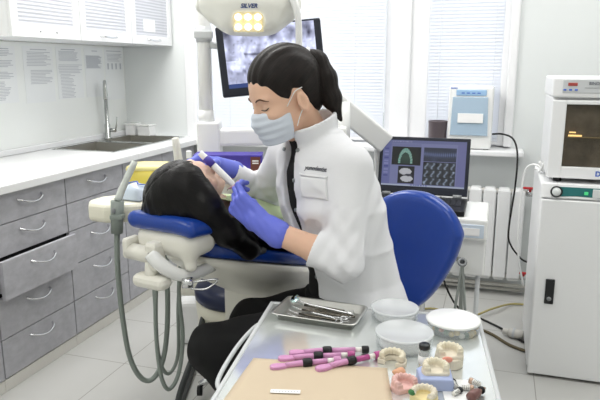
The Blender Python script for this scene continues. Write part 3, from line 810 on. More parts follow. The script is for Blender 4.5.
# headrest
hr = lambda P: np.minimum(rbox(P, (-.012,.0,.918), (.138,.075,.03), .028), 1)
def headrest_fn(P):
    q = P.copy(); q[:,2] += 1.6*np.clip(q[:,0]-.045, 0, .2)**2 - .25*np.clip(-q[:,0]-.03, 0, .2)**2 + .10*np.clip(q[:,1]+.02,-.1,.1)
    return rbox(q, (.010,-.008,.962), (.120,.080,.026), .0255)
body('headrest_cushion', headrest_fn, (-.2,-.12,.82), (.2,.12,1.02), .004, 'navy_vinyl', chair, CO)
def headshell_fn(P):
    q = P.copy(); q[:,2] += .9*np.clip(q[:,0]-.045, 0, .2)**2
    d = rbox(q, (.014,-.008,.910), (.106,.070,.044), .040)
    return sm(d, cap(q, (.088,-.045,.872), (.092,-.045,.850), .018), .02)
body('headrest_shell', headshell_fn, (-.2,-.12,.76), (.2,.12,.95), .004, 'ivory', chair, CO)
m = MB(); m.T = TC; m.cyl((-.098,-.085,.876),(.0,-.092,.876),.024); m.box(-.108,-.085,-.108,-.05,.856,.918,.01); m.box(-.022,.02,-.110,-.06,.832,.918,.012); put('headrest_joint', m, 'ivory', chair)
m = MB(); m.T = TC; m.tube([(0,-.105,.885),(.025,-.10,.86),(.06,-.07,.825),(.075,-.01,.81),(.06,.10,.80)], [.020,.021,.019,.018,.018], 14, 3); put('headrest_arm', m, 'white_gloss', chair)
m = MB(); m.T = TC; m.ell((.004,-.116,.878),(.007,.004,.014)); put('release_button', m, 'black_plastic', chair)
m = MB(); m.T = TC; m.tube([(-.01,-.09,.86),(-.012,-.095,.80)], .02, 12, 1); m.box(-.065,.05,-.125,-.07,.782,.822,.018,3); put('locking_lever', m, 'ivory', chair)
m = MB(); m.T = TC; m.cyl((.075,-.065,.80),(.10,-.05,.80),.016); m.tube([(.09,-.06,.80),(.13,-.05,.81),(.165,-.02,.81),(.14,-.04,.785),(.10,-.06,.785)], .003, 6, 4); put('spring_clip', m, 'chrome', chair)

# ================================================================== dental unit (tower, pole, holders)
U0 = D(-.44, 2.9); TU = Matrix.Translation((.44,-2.9,0))
unit = thing('dental_unit', 'white dental unit with tall pole, swing arm and hanging grey hoses', 'dental unit', U0, PSI)
def up(name, m, mats, parent=unit, label=None):
    o = put(name, m, mats, parent)
    if label: o['label'] = label
    return o
m = MB(); m.T = TU; m.box(-.56,-.30,2.66,3.05,.37,.945,.03,3); m.box(-.50,-.36,2.82,3.05,.0,.38,.02); up('tower', m, 'ivory')
m = MB(); m.T = TU; m.box(-.62,-.40,2.95,3.25,0,.24,.03,3); up('floor_box', m, 'white_paint')
m = MB(); m.T = TU; m.box(-.70,-.45,2.30,2.75,.885,.912,.012); up('shelf', m, 'ivory')
m = MB(); m.T = TU; m.cyl((-.435,2.9,.94),(-.435,2.9,2.2),.032,seg=24); up('pole', m, 'white_gloss')
m = MB(); m.T = TU; m.cyl((-.435,2.9,1.14),(-.435,2.9,1.20),.037,seg=24); m.box(-.475,-.37,2.84,2.96,.975,1.15,.012,3); up('joint_block', m, 'white_paint')
m = MB(); m.T = TU
m.T = TU @ frame((-.40,2.9,1.075),(1,-.12,.03),(0,1,0)); m.box(0,.62,-.045,.045,-.04,.04,.015,3); up('swing_arm', m, 'white_gloss')
m = MB(); m.T = TU @ frame((.17,2.92,1.235),(.25,.07,-.20),(0,1,0)); m.box(-.06,.32,-.05,.05,-.055,.045,.012,3); m.T = TU; m.cyl((.19,2.90,1.02),(.19,2.90,1.24),.045); m.box(.365,.425,2.97,3.05,.66,1.05,.015); up('spring_arm', m, 'white_gloss')
m = MB(); m.T = TU; m.lathe([(.008,-.035),(.014,-.03),(.014,.03),(.008,.035)], (.175,2.868,1.245), 14, m=Matrix.Rotation(PI/2,3,'X')); up('arm_bolt', m, 'mid_grey')
m = MB(); m.T = TU; m.box(-.475,-.39,2.858,2.875,1.52,1.555,.006); m.cyl((-.435,2.9,1.505),(-.435,2.9,1.575),.036); up('monitor_clamp', m, 'light_grey')
# holder tray for the suction tools
poly = [(-.675,1.93),(-.655,1.87),(-.60,1.845),(-.545,1.85),(-.50,1.86),(-.455,1.9),(-.45,1.99),(-.50,2.03),(-.60,2.02),(-.655,1.985)]
m = MB(); m.T = TU; m.prism(poly, .925, .985, .018); m.box(-.53,-.47,2.0,2.45,.90,.93,.012); m.box(-.53,-.47,2.4,2.46,.88,.925,.01); tr = up('holder_tray', m, 'cream_plastic')
m = MB(); m.T = TU; m.cyl((-.561,1.835,.90),(-.554,1.838,1.0),.018,.02); m.box(-.575,-.535,1.815,1.85,.945,.96,.004); hp = up('suction_handpiece', m, 'hose')
m = MB(); m.T = TU; m.ell((-.561,1.815,.975),(.006,.004,.009)); put('slide_switch', m, 'mid_grey', hp)
m = MB(); m.T = TU; m.tube([(-.554,1.84,1.0),(-.535,1.86,1.05),(-.505,1.88,1.115)], [.012,.0105,.010], 12, 3); put('suction_tip', m, 'tube_clear', hp, label='translucent suction tip')
m = MB(); m.T = TU; m.tube([(-.425,2.1,.90),(-.41,2.08,1.05),(-.415,2.06,1.165)], [.017,.016,.012], 14, 3); m.tube([(-.44,2.35,.905),(-.43,2.2,.89),(-.425,2.1,.905)], .013, 10, 3); up('ejector_holder', m, 'ivory')
def hz(pts, r, mname, name='suction_hose'):
    m = MB(); m.T = TU; m.tube(pts, r, 10, 6); return up(name, m, mname)
hz([(-.561,1.836,.90),(-.567,1.84,.78),(-.567,1.86,.6),(-.557,1.88,.46),(-.528,1.9,.378),(-.492,1.92,.372),(-.462,1.95,.44),(-.45,1.98,.58),(-.46,2.05,.78),(-.48,2.2,.89)], .0088, 'hose')
hz([(-.47,2.25,.89),(-.475,2.0,.76),(-.472,1.9,.6),(-.462,1.88,.42),(-.440,1.89,.345),(-.412,1.93,.38),(-.40,1.97,.5),(-.415,2.02,.68),(-.42,2.3,.84),(-.42,2.68,.85)], .0072, 'hose')
hz([(-.49,2.28,.89),(-.50,2.05,.78),(-.492,1.98,.6),(-.478,1.94,.44),(-.452,1.95,.37),(-.425,2.0,.42),(-.435,2.1,.6),(-.45,2.4,.74),(-.45,2.67,.78)], .0065, 'hose')
hz([(-.40,2.7,.45),(-.395,2.4,.40),(-.40,2.15,.34),(-.43,2.02,.25),(-.45,1.95,.12),(-.47,1.97,.012),(-.50,2.1,.012),(-.50,2.6,.012),(-.5,2.96,.05)], .012, 'hose_dark', 'power_hose')
m = MB(); m.T = TU; m.box(-.30,-.17,2.6,2.85,.925,.943,.005); up('side_shelf', m, 'ivory')

# ================================================================== lamp
L0 = D(-.163, 2.1, 1.598)
lamp = thing('dental_lamp', 'white dental lamp with six warm reflectors above the monitor', 'lamp', L0, PSI)
def lamp_fn(P):
    d = elp(P, (0,.02,0), (.168,.10,.095))
    d = sm(d, rbox(P, (.0,-.005,-.035), (.10,.075,.060), .045), .03)
    return smax(d, -rbox(P, (.0,-.105,-.062), (.05,.045,.030), .02), .006)
body('lamp_head', lamp_fn, (-.2,-.14,-.15), (.2,.16,.15), .005, 'lamp_white', lamp)
m = MB(); m.box(-.048,.048,-.066,-.055,-.092,-.032,.004); put('reflector_tray', m, 'reflector', lamp)
for i in range(3):
    for j in range(2):
        m = MB(); m.ell((-.031+.031*i,-.07,-.078+.030*j), (.0165,.012,.0165)); q = put('reflector', m, 'reflector', lamp)
        m = MB(); m.ell((-.031+.031*i,-.079,-.078+.030*j), (.011,.007,.010), u=12, v=8); put('bulb', m, 'bulb', q, label='glowing warm bulb')
lt = text_mesh('lettering', 'SILVER', .018, 'text_blue', lamp, Matrix.Identity(4), .0003, .25, .0006)
LAMP_TEXT = (lt, lamp_fn)
m = MB(); m.tube([(.125,-.02,.03),(.145,-.05,.0),(.158,-.06,-.06),(.160,-.06,-.165)], [.014,.013,.0105,.0115], 12, 4); put('handle', m, 'white_gloss', lamp)
m = MB(); m.tube([(-.11,.02,.0),(-.16,.1,.0),(-.20,.3,.04),(-.235,.74,.09)], [.03,.03,.024,.02], 14, 4); m.tube([(-.16,.06,-.02),(-.15,.05,.1),(-.10,.04,.16)], .022, 12, 3); put('lamp_arm', m, 'lamp_white', lamp)
m = MB(); m.cyl((-.27,.80,.055),(-.27,.80,.13), .036, seg=24); put('pole_collar', m, 'lamp_white', lamp)

# ================================================================== monitor with an x-ray
mon = thing('monitor', 'tilted dark framed monitor on the pole showing a panoramic jaw x-ray', 'monitor', D(-.128, 2.86, 1.435), PSI)
TM = Matrix.Rotation(R_(-5.5),4,'Y') @ Matrix.Rotation(R_(6),4,'Z') @ Matrix.Rotation(R_(-4),4,'X')
W2, H2 = .236, .155
m = MB(); m.T = TM; m.box(-W2,W2,-.012,.028,-H2,H2,.008,2)
ho = put('housing', m, 'bezel', mon)
m = MB(); m.T = TM; m.box(-.1,.1,.028,.05,-.09,.09,.01); m.tube([(-.02,.05,.0),(-.12,.07,.05),(-.27,.05,.09)], .016, 10, 3); put('mount', m, 'light_grey', mon)
m = MB(); m.T = TM; m.box(.02,.10,-.014,.02,H2-.006,H2+.012,.006); put('camera_module', m, 'bezel', mon)
nx, ny = 140, 84
X, Y = np.meshgrid((np.arange(nx)+.5)/nx, (np.arange(ny)+.5)/ny, indexing='ij')
v = .82 + blotch(X,Y,60,.09,.09,.16,5) + blotch(X,Y,220,.03,.04,.16,6) + blotch(X,Y,500,.012,.02,.16,9)
jaw = np.exp(-((Y-.55-.5*(X-.5)**2)/.16)**2)
v += .10*jaw + .07*jaw*np.sin(X*95+2*np.sin(Y*14))*(np.abs(X-.5)<.36)
v -= .38*np.exp(-((Y-.90)/.10)**2)*(.5+.5*np.sin(X*34+Y*9)) + .30*np.exp(-((X-.06)/.05)**2)*(Y>.45) + .45*np.exp(-((X-.53)/.05)**2-((Y-.84)/.1)**2)
v -= .35*np.exp(-((Y-.52-.4*(X-.5)**2)/.018)**2)*(np.abs(X-.5)<.3)
v = np.clip(v, .18, 1)
px = np.stack([v*.93, v*.955, np.clip(v*1.03+.06,0,1)], -1)
px[Y < .07] = (.16,.24,.46)
picture('screen', .408, .264, nx, ny, np.clip(px,0,1), 'xray_screen', ho, TM @ Matrix.Translation((.0,-.0126,-.118)) @ Matrix.Rotation(PI/2,4,'X'))

# ================================================================== things on the unit
t = thing('glove_box', 'purple glove dispenser box on the unit beside the pole', 'box', D(-.30, 2.72, .945), PSI)
m = MB(); m.box(-.165,.135,-.055,.055,0,.078,.003); put('carton', m, 'purple_box', t)
m = MB(); m.box(.085,.128,-.0565,-.054,.005,.07,.001); put('side_panel', m, 'maroon', t, label='dark maroon panel')
m = MB(); m.box(-.11,.02,-.0585,-.0555,.03,.055); put('label_plate', m, 'white_label', t)
for z in (.04,.05):
    m = MB(); m.box(.093,.12,-.0585,-.0565,z,z+.005); put('printing', m, 'white_label', t)
t = thing('sharps_container', 'yellow plastic waste container behind the patient hair', 'container', D(-.585, 2.42, .912), PSI)
m = MB(); m.rings([[Vector((a*sx, q*sy, z)) for a, q in ((-.085,-.05),(-.06,-.062),(.06,-.062),(.085,-.05),(.085,.05),(.06,.062),(-.06,.062),(-.085,.05))] for sx, sy, z in ((.86,.86,0),(.9,.9,.03),(1,1,.095))])
put('tub', m, 'yellow_plastic', t)
m = MB(); m.rings([[Vector((a*s, q*s, z)) for a, q in ((-.085,-.05),(-.06,-.062),(.06,-.062),(.085,-.05),(.085,.05),(.06,.062),(-.06,.062),(-.085,.05))] for s, z in ((1.04,.092),(1.05,.10),(1.0,.108),(.8,.113),(.4,.116))]); put('lid', m, 'yellow_pale', t)
t = thing('plastic_pouch', 'bluish white plastic pouch lying on the cream tool tray', 'pouch', D(-.525, 1.945, .986), PSI+R_(-25))
def pouch(u, v):
    x = (u-.5)*.10; y = (v-.5)*.09; e = (1-(2*u-1)**4)*(1-(2*v-1)**4)
    return Vector((x, y, .004+.042*e**.6+.006*math.sin(u*9)*math.cos(v*7)*e))
m = MB(); m.grid(pouch, 14, 14); m.box(-.045,.045,-.04,.04,0,.005); put('film', m, 'pale_blue', t)
m = MB(); m.tube([(-.02,-.01,.05),(.0,.008,.053),(.02,-.012,.05),(.03,.01,.045)], .002, 6, 4); put('print', m, 'blue_print', t)
t = thing('toothbrush', 'blue and white toothbrush standing beside the yellow container', 'brush', D(-.455, 2.33, .912), PSI)
m = MB(); m.tube([(0,0,0),(.01,0,.06),(.025,0,.12),(.033,.0,.15)], [.006,.006,.005,.004], 8, 3); put('shaft', m, 'blue_print', t)
m = MB(); m.box(.024,.045,-.007,.007,.145,.175,.004); put('bristles', m, 'white_gloss', t)

# ================================================================== stools
st = thing('operator_stool', 'navy stool with tall curved backrest behind the seated dentist', 'stool', D(.19, 1.84), PSI)
m = MB(); m.lathe([(0,.435),(.16,.435),(.185,.45),(.195,.475),(.185,.505),(.15,.515),(0,.51)], seg=36); put('seat', m, 'navy_vinyl', st)
m = MB(); m.lathe([(0,.415),(.12,.415),(.15,.425),(.165,.436),(0,.436)], seg=30); put('seat_pan', m, 'ivory', st)
m = MB(); m.cyl((0,0,.10),(0,0,.42),.026); m.cyl((0,0,.08),(0,0,.26),.04); put('gas_column', m, 'chrome', st)
for i in range(5):
    a = 2*PI*i/5+.3; m = MB(); m.tube([(0,0,.10),(.14*math.cos(a),.14*math.sin(a),.095),(.27*math.cos(a),.27*math.sin(a),.07)], [.026,.02,.014], 10, 2); lg = put('leg', m, 'chrome', st)
    m = MB(); m.cyl((.27*math.cos(a)-.012,.27*math.sin(a),.025),(.27*math.cos(a)+.012,.27*math.sin(a),.025),.025); put('caster', m, 'black_plastic', lg)
# backrest: shield shape, curved round the sitter
bn = Vector((-.58,-.815,0)).normalized(); bx = Vector((.815,-.58,0)).normalized(); bc = Vector((.372-.19, 1.945-1.84, .815))
def back_fn(P):
    q = P - np.array(bc, np.float32)
    u = q @ np.array(bx, np.float32); n = q @ np.array(bn, np.float32); z = q[:,2]
    w = np.interp(z, [-.22,-.18,-.1,0,.08,.15,.2], [.055,.07,.105,.150,.175,.155,.125]).astype(np.float32)
    n = n - 1.0*u*u - .5*(z-.05)**2 + .01 + .2*np.maximum(0,-z-.02)**2
    cz = (z-.0)/.195; k = (np.abs(u/w)**2.6 + np.abs(cz)**3.2)**(1/2.8)
    d2 = (k-1)*.16
    ed = np.maximum(np.stack([d2+.03, np.abs(n)-.034+.03],1), 0)
    return np.linalg.norm(ed, axis=1) + np.minimum(np.maximum(d2+.03, np.abs(n)-.004), 0) - .03
body('backrest', back_fn, np.array(bc)-.3, np.array(bc)+.3, .006, 'navy_vinyl', st)
m = MB(); p0 = bc - bn*.05 + Vector((0,0,-.1)); m.tube([(.05,.04,.42),(.14,.16,.43),p0+Vector((0,0,-.2)),p0], .016, 10, 4); put('back_support', m, 'chrome', st)
t = thing('assistant_stool', 'empty stool with dark navy seat under the reclined chair', 'stool', D(-.255, 2.47, .02), PSI)
m = MB(); m.lathe([(0,.425),(.17,.425),(.185,.44),(.187,.47),(.175,.49),(.13,.497),(0,.495)], seg=36); put('seat', m, 'dark_navy', t)
m = MB(); m.lathe([(0,.33),(.12,.33),(.165,.345),(.18,.37),(.182,.426),(0,.426)], seg=36); put('seat_pan', m, 'cream_plastic', t)
m = MB(); m.cyl((0,0,.08),(0,0,.335),.026); put('gas_column', m, 'chrome', t)
for i in range(5):
    a = 2*PI*i/5+.9; m = MB(); m.tube([(0,0,.09),(.11*math.cos(a),.11*math.sin(a),.08),(.18*math.cos(a),.18*math.sin(a),.05)], [.024,.018,.013], 10, 2); lg = put('leg', m, 'chrome', t)
    m = MB(); m.cyl((.18*math.cos(a)-.01,.18*math.sin(a),.022),(.18*math.cos(a)+.01,.18*math.sin(a),.022),.022); put('caster', m, 'black_plastic', lg)

# ================================================================== steel table in the foreground
TR = R_(7.2); TZ = .78
TB = Vector((-.236, 1.175, 0))
t = thing('instrument_table', 'steel topped instrument table in front of the seated dentist', 'table', TB, TR)
m = MB(); m.box(-.266,.266,-.33,.33,TZ-.004,TZ); put('tabletop', m, 'table_steel', t)
m = MB()
for a in ((-.272,-.262,-.336,.336),(.262,.272,-.336,.336),(-.266,.266,.328,.336),(-.266,.266,-.336,-.328)): m.box(a[0],a[1],a[2],a[3],TZ-.03,TZ+.003,.003)
put('edge_frame', m, 'light_grey', t)
for sx in (-1,1):
    for sy in (-1,1):
        m = MB(); m.cyl((sx*.25,sy*.31,.03),(sx*.25,sy*.31,TZ-.01),.012); lg = put('leg', m, 'chrome', t)
        m = MB(); m.cyl((sx*.25-.012,sy*.31,.03),(sx*.25+.012,sy*.31,.03),.03); put('caster', m, 'rubber', lg)
m = MB(); m.box(-.25,.25,-.31,.31,.25,.262,.004); put('lower_shelf', m, 'steel', t)
m = MB(); m.tube([(-.266,.22,.76),(-.278,.215,.765),(-.296,.15,.757),(-.304,.06,.75),(-.300,-.04,.748),(-.280,-.085,.75),(-.266,-.09,.75)], .0052, 12, 5); put('push_handle', m, 'light_grey', t)

# tray with instruments
TX, TY, TRZ = -.395, 1.420, R_(-3)
t = thing('instrument_tray', 'shallow steel tray holding hand instruments on the table corner', 'tray', (TX, TY, TZ), TRZ)
m = MB()
def rr(w, h, r, z, n=5):
    o = []
    for cx, cy, a0 in ((w-r,h-r,0),(-w+r,h-r,90),(-w+r,-h+r,180),(w-r,-h+r,270)):
        for i in range(n): a = R_(a0+90*i/(n-1)); o.append(Vector((cx+r*math.cos(a), cy+r*math.sin(a), z)))
    return o
m.rings([rr(.098,.054,.014,.0), rr(.104,.060,.016,.018), rr(.111,.067,.018,.0185), rr(.111,.067,.018,.0175), rr(.103,.059,.016,.0165), rr(.0965,.0525,.013,.0015)])
put('pan', m, 'tray_steel', t)
Tt = Matrix.Translation((TX,TY,TZ)) @ Matrix.Rotation(TRZ,4,'Z')
def on_tray(name, label, cat, x, y, z, rot, group=None):
    p = Tt @ Vector((x,y,z)); return thing(name, label, cat, p, TRZ+R_(rot), group)
t = on_tray('mouth_mirror', 'round mouth mirror at the left end of the steel tray', 'dental mirror', 0, .028, .009, -8)
m = MB(); m.T = Matrix.Translation((-.083,.0,.012)) @ Matrix.Rotation(R_(32),4,'X') @ Matrix.Rotation(R_(-14),4,'Y'); m.lathe([(0,.0),(.0125,0),(.0135,.0012),(.0125,.0026),(0,.0026)], seg=24); put('mirror_head', m, 'mirror', t)
m = MB(); m.tube([(-.072,0,.012),(-.05,0,.006),(.0,0,.004),(.085,0,.002)], [.0012,.0018,.003,.003], 8, 3); put('handle', m, 'chrome', t)
specs = [('dental_probe','steel probe lying along the back edge of the tray','dental probe',.045,-2,.0030),('dental_scaler','steel scaler lying just behind the mouth mirror handle','dental scaler',.036,-3,.0034),
         ('dental_probe','thin steel probe along the middle of the tray','dental probe',.008,-4,.0030),('dental_scaler','steel scaler in the middle of the tray beside the tweezers','dental scaler',-.022,-4,.0034),
         ('dental_excavator','steel excavator lying along the front edge of the tray','dental excavator',-.038,-2,.0034)]
for i, (n, l, c, y, ro, r) in enumerate(specs):
    t = on_tray(n, l, c, -.004+.003*i, y, .0052+.001*(i%2), ro, 'steel hand instruments in the tray')
    m = MB(); m.tube([(-.055,0,.001),(.0,0,.001),(.055,0,.001)], [r*.8,r,r*.8], 8, 2); put('handle', m, 'instrument_steel', t)
    m = MB(); m.tube([(-.055,0,.001),(-.072,.003,.002),(-.082,.001,.006),(-.086,.006,.007)], [.0012,.001,.0008,.0004], 6, 3); put('working_tip', m, 'chrome', t)
    m = MB(); m.tube([(.055,0,.001),(.07,-.003,.002),(.079,.0,.005),(.084,-.005,.006)], [.0012,.001,.0008,.0004], 6, 3); put('working_tip', m, 'chrome', t)
t = on_tray('dental_forceps', 'scissor shaped steel clamp with finger rings on the tray', 'clamp', .03, -.012, .008, -12)
for s in (-1,1):
    m = MB(); m.tube([(-.06,s*.001,0),(-.02,s*.002,0),(.0,0,.0),(.025,-s*.008,.0)], [.001,.0018,.0024,.002], 8, 3)
    m.tube([(.025+.009-.009*math.cos(2*PI*i/14), -s*(.013)+ .009*math.sin(2*PI*i/14), 0) for i in range(14)], .0018, 6, 2, closed=True); put('arm', m, 'chrome', t)
m = MB(); m.cyl((0,0,-.002),(0,0,.003),.003); put('pivot', m, 'chrome', t)
t = on_tray('tweezers', 'steel tweezers lying at the right end of the tray', 'tweezers', .028, .018, .0065, -6)
for s in (-1,1):
    m = MB(); m.tube([(.06,0,.0),(.03,s*.004,.0),(-.02,s*.005,.0),(-.05,s*.001,.001)], [.0025,.0024,.0018,.0008], 6, 3); put('arm', m, 'instrument_steel', t)

# glass dishes
def dish(x, y, r, h, label, filling, rz=0):
    t = thing('glass_dish', label, 'dish', (x,y,TZ), rz, 'round glass dishes on the table')
    m = MB(); m.lathe([(0,0),(r-.002,0),(r,.002),(r,h),(r-.0025,h),(r-.003,.003),(0,.003)], seg=40); put('bowl', m, 'clear_glass', t)
    if filling == 'white':
        m = MB(); m.lathe([(0,h-.003),(r-.004,h-.003),(r+.001,h-.002),(r+.002,h),(r+.002,h+.003),(r-.002,h+.004),(r-.006,h+.0005),(0,h+.0005)], seg=40); put('lid', m, 'lid_glass', t)
        m = MB(); m.lathe([(0,.0035),(r-.008,.0035),(r-.010,h*.45),(0,h*.5)], seg=36); put('cotton_filling', m, 'white_label', t)
    else:
        m = MB(); m.lathe([(0,h-.004),(r-.003,h-.004),(r+.002,h-.002),(r+.003,h+.002),(r-.002,h+.003),(0,h+.002)], seg=40); put('lid', m, 'white_gloss', t)
        rn = random.Random(5)
        for i in range(26):
            a = R_(-170+i*13.3); q = MB(); s = .005+.003*rn.random()
            q.ell(((r-.010)*math.cos(a),(r-.010)*math.sin(a),.005+.012*rn.random()), (s,s*.8,s), u=10, v=7); put('bead', q, rn.choice(['green_wax','amber','plaster','gum_pink','plaster_white','brown_red']), t)
        m = MB(); m.lathe([(0,.0035),(r-.018,.0035),(r-.018,h-.006),(0,h-.006)], seg=30); put('cotton_filling', m, 'white_label', t)
    return t
dish(-.213, 1.468, .058, .026, 'round white lidded glass dish next to the steel tray', 'white')
dish(-.168, 1.318, .064, .032, 'nearest round white lidded glass dish, in the middle of the table', 'white')
dish(-.068, 1.440, .062, .026, 'round glass dish filled with coloured pieces at the table corner', 'mixed')

# pink applicators
def applicator(p0, kn, p1, label, endcap, deep):
    p0, kn, p1 = Vector(p0), Vector(kn), Vector(p1)
    d = (p1-p0); a = math.atan2(d.y, d.x); L = d.length; k = (kn-p0).length
    t = thing('pink_applicator', label, 'applicator', (p0.x, p0.y, TZ), a, 'pink applicators on the table')
    zc = .0095
    pd = [(-.002,-.004),(.002,-.009),(.014,-.0105),(.028,-.008),(.034,-.0055),(.034,.0055),(.028,.008),(.014,.0105),(.002,.009),(-.002,.004)]
    m = MB(); m.prism(pd, .001, .011, .003); put('paddle', m, 'pink', t)
    m = MB(); m.tube([(.03,0,zc-.002),(k*.7,0,zc),(k,0,zc)], [.006,.0062,.0066], 12, 2); put('barrel', m, 'pink', t)
    m = MB(); m.tube([(k-.011,0,zc),(k-.008,0,zc),(k+.006,0,zc),(k+.009,0,zc)], [.0075,.0098,.0098,.0075], 14, 1); put('grip_ring', m, 'rubber', t)
    m = MB(); m.cyl((k+.009,0,zc),(L-.028,0,zc),.006); put('rod', m, 'pink_deep' if deep else 'pink', t)
    m = MB(); m.cyl((L-.028,0,zc),(L-.014,0,zc),.0055); put('white_sleeve', m, 'plaster_white', t)
    m = MB(); m.tube([(L-.014,0,zc),(L-.012,0,zc),(L,0,zc),(L+.002,0,zc)], [.0055,.0085,.0085,.007], 14, 1); put('end_cap', m, endcap, t)
applicator((-.398,1.190,0),(-.322,1.222,0),(-.238,1.252,0), 'pink applicator farthest from the paper sheet, with a black end cap', 'rubber', False)
applicator((-.412,1.157,0),(-.334,1.192,0),(-.262,1.218,0), 'pink applicator second from the tray, lying between two others', 'pink_deep', False)
applicator((-.415,1.115,0),(-.345,1.150,0),(-.285,1.186,0), 'pink applicator with a pale end lying along the paper edge', 'pink', False)
applicator((-.322,1.136,0),(-.262,1.192,0),(-.208,1.236,0), 'deep pink applicator pointing at the plaster arch, black tip', 'pink_deep', True)
t = thing('black_clip', 'tiny black clip at the tip of the deep pink applicator', 'clip', (-.200,1.246,TZ), R_(30))
m = MB(); m.box(-.008,.008,-.003,.003,0,.008,.001); m.box(-.002,.002,-.012,.012,.008,.011,.001); put('body', m, 'rubber', t)
# paper sheet, strip
def sheet(u, v):
    A, B, C_, E_ = Vector((-.468,1.150,0)), Vector((-.185,1.192,0)), Vector((-.455,.905,0)), Vector((-.12,.935,0))
    p = A.lerp(B,u).lerp(C_.lerp(E_,u),v); p.z = TZ+.0034+.0008*math.sin(u*6)+.001*math.sin(v*4+u*2)*v
    return p
m = MB(); m.grid(sheet, 20, 14); put('kraft_sheet', m, 'kraft', None, label='beige paper sheet covering the near part of the table', cat='paper')
o = bpy.data.objects['kraft_sheet']; md = o.modifiers.new('thickness','SOLIDIFY'); md.thickness = .0012; md.offset = -1
t = thing('label_strip', 'small white strip with tiny marks lying on the beige paper', 'label', (-.355,1.032,TZ+.0058), R_(14))
m = MB(); m.box(-.029,.029,-.0065,.0065,0,.0012,.0004); put('strip', m, 'white_label', t)
m = MB(); [m.box(-.024+i*.0058,-.0215+i*.0058,-.002,.001,.0012,.0016) for i in range(9)]; put('marks', m, 'ink', t)

# dental casts
def cast_fn(kind):
    def f(P):
        x, y, z = P[:,0], P[:,1], P[:,2]
        r = np.hypot(x/1.0, (y+.004)/1.12); a = np.arctan2(y+.004, x)
        ridge = np.maximum(np.abs(r-.0215)-.0055, z-.020); ridge = np.maximum(ridge, -(y+.016))
        teeth = np.hypot(r-.0215, np.maximum(z-.021,0)) - .0052 + .0012*np.cos(a*16)
        teeth = np.maximum(teeth, np.maximum(-(y+.014), .013-z))
        base = np.maximum(np.maximum(np.hypot(x, y+.002)-.029, -(y+.020)), np.maximum(z-.010, -z))
        d = sm(np.maximum(ridge, .0-z), base, .004)
        if kind == 'arch': d = np.maximum(np.maximum(np.abs(r-.0225)-.0075, np.maximum(-(y+.016), z-.011)), -z)
        return sm(d, teeth, .002)
    return f
def tooth_mat(P): 
    r = np.hypot(P[:,0], (P[:,1]+.004)/1.12); return ((P[:,2] > .0165) & (np.abs(r-.0215) < .008)).astype(int)
def cast(name, label, cat, x, y, rz, sc, mats, kind='full'):
    t = thing(name, label, cat, (x,y,TZ), R_(rz))
    o = body('cast', cast_fn(kind), (-.036,-.03,-.003), (.036,.036,.032), .0014, mats, t, matfn=tooth_mat); o.scale = (sc,sc,sc)
    return t
cast('dental_cast', 'cream plaster arch with visible teeth beside the near glass dish', 'dental cast', -.178, 1.222, -12, 1.02, ['plaster','teeth'], 'arch')
t = cast('dental_cast', 'tall cream plaster cast with a pink patch behind the blue one', 'dental cast', -.064, 1.250, 20, 1.0, ['plaster','teeth'])
t.children[0].location = (0,0,.018)
m = MB(); m.prism([(.03*math.cos(a), .027*math.sin(a)) for a in [R_(12*i) for i in range(30)]], 0, .022, .003); put('base', m, 'plaster', t)
m = MB(); m.ell((-.012,-.0275,.026),(.012,.004,.007)); put('gum_patch', m, 'gum_pink', t, label='pink gum patch')
t = cast('dental_cast', 'plaster cast on a pale blue block near the glass vial', 'dental cast', -.083, 1.158, 15, .95, ['plaster','teeth'])
t.children[0].location = (0,.004,.022)
m = MB(); m.prism([(-.034,-.028),(.030,-.030),(.033,.022),(.018,.032),(-.022,.032),(-.035,.02)], 0, .026, .004); put('base', m, 'blue_plaster', t, label='pale blue base')
cast('dental_cast', 'pale pink plaster cast at the edge of the beige paper', 'dental cast', -.140, 1.122, 40, .92, ['pink_plaster','pink_plaster'])
t = cast('dental_cast', 'yellow plaster cast with a green wax spot, nearest the camera', 'dental cast', -.097, 1.093, -20, .9, ['yellow_plaster','plaster'])
m = MB(); m.ell((-.02,-.012,.014),(.008,.006,.006)); put('wax_spot', m, 'green_wax', t, label='green wax spot')
t = thing('wax_piece', 'small orange wax piece in front of the plaster arch', 'wax', (-.158,1.176,TZ), .4)
def wax_fn(P): return sm(elp(P,(0,0,.006),(.014,.009,.007)), elp(P,(.006,.004,.008),(.008,.006,.006)), .004) + .0006*np.sin(P[:,0]*600)*np.sin(P[:,1]*500)
body('lump', wax_fn, (-.02,-.016,-.004), (.02,.016,.018), .0015, 'orange_wax', t)
t = thing('glass_vial', 'small glass vial with grey cap and amber contents', 'vial', (-.113,1.222,TZ))
m = MB(); m.lathe([(0,0),(.011,0),(.012,.002),(.012,.036),(.009,.041),(.0085,.045),(.0075,.045),(.008,.04),(.0108,.035),(.0108,.002),(0,.0015)], seg=24); put('bottle', m, 'clear_glass', t)
m = MB(); m.lathe([(0,.002),(.0100,.002),(.0102,.018),(0,.018)], seg=20); put('contents', m, 'amber', t)
m = MB(); m.lathe([(0,.043),(.0105,.043),(.0115,.045),(.0115,.052),(.0105,.054),(0,.054)], seg=24); put('cap', m, 'dark_metal', t)
m = MB(); m.lathe([(.0121,.012),(.0122,.012),(.0122,.030),(.0121,.030)], seg=24, closed=True); put('paper_label', m, 'white_label', t)
t = thing('plastic_card', 'clear white card under the small screws at the table edge', 'card', (-.03,1.135,TZ), R_(12))
m = MB(); m.box(-.036,.026,-.05,.055,0,.002,.0006); put('sheet', m, 'white_gloss', t)
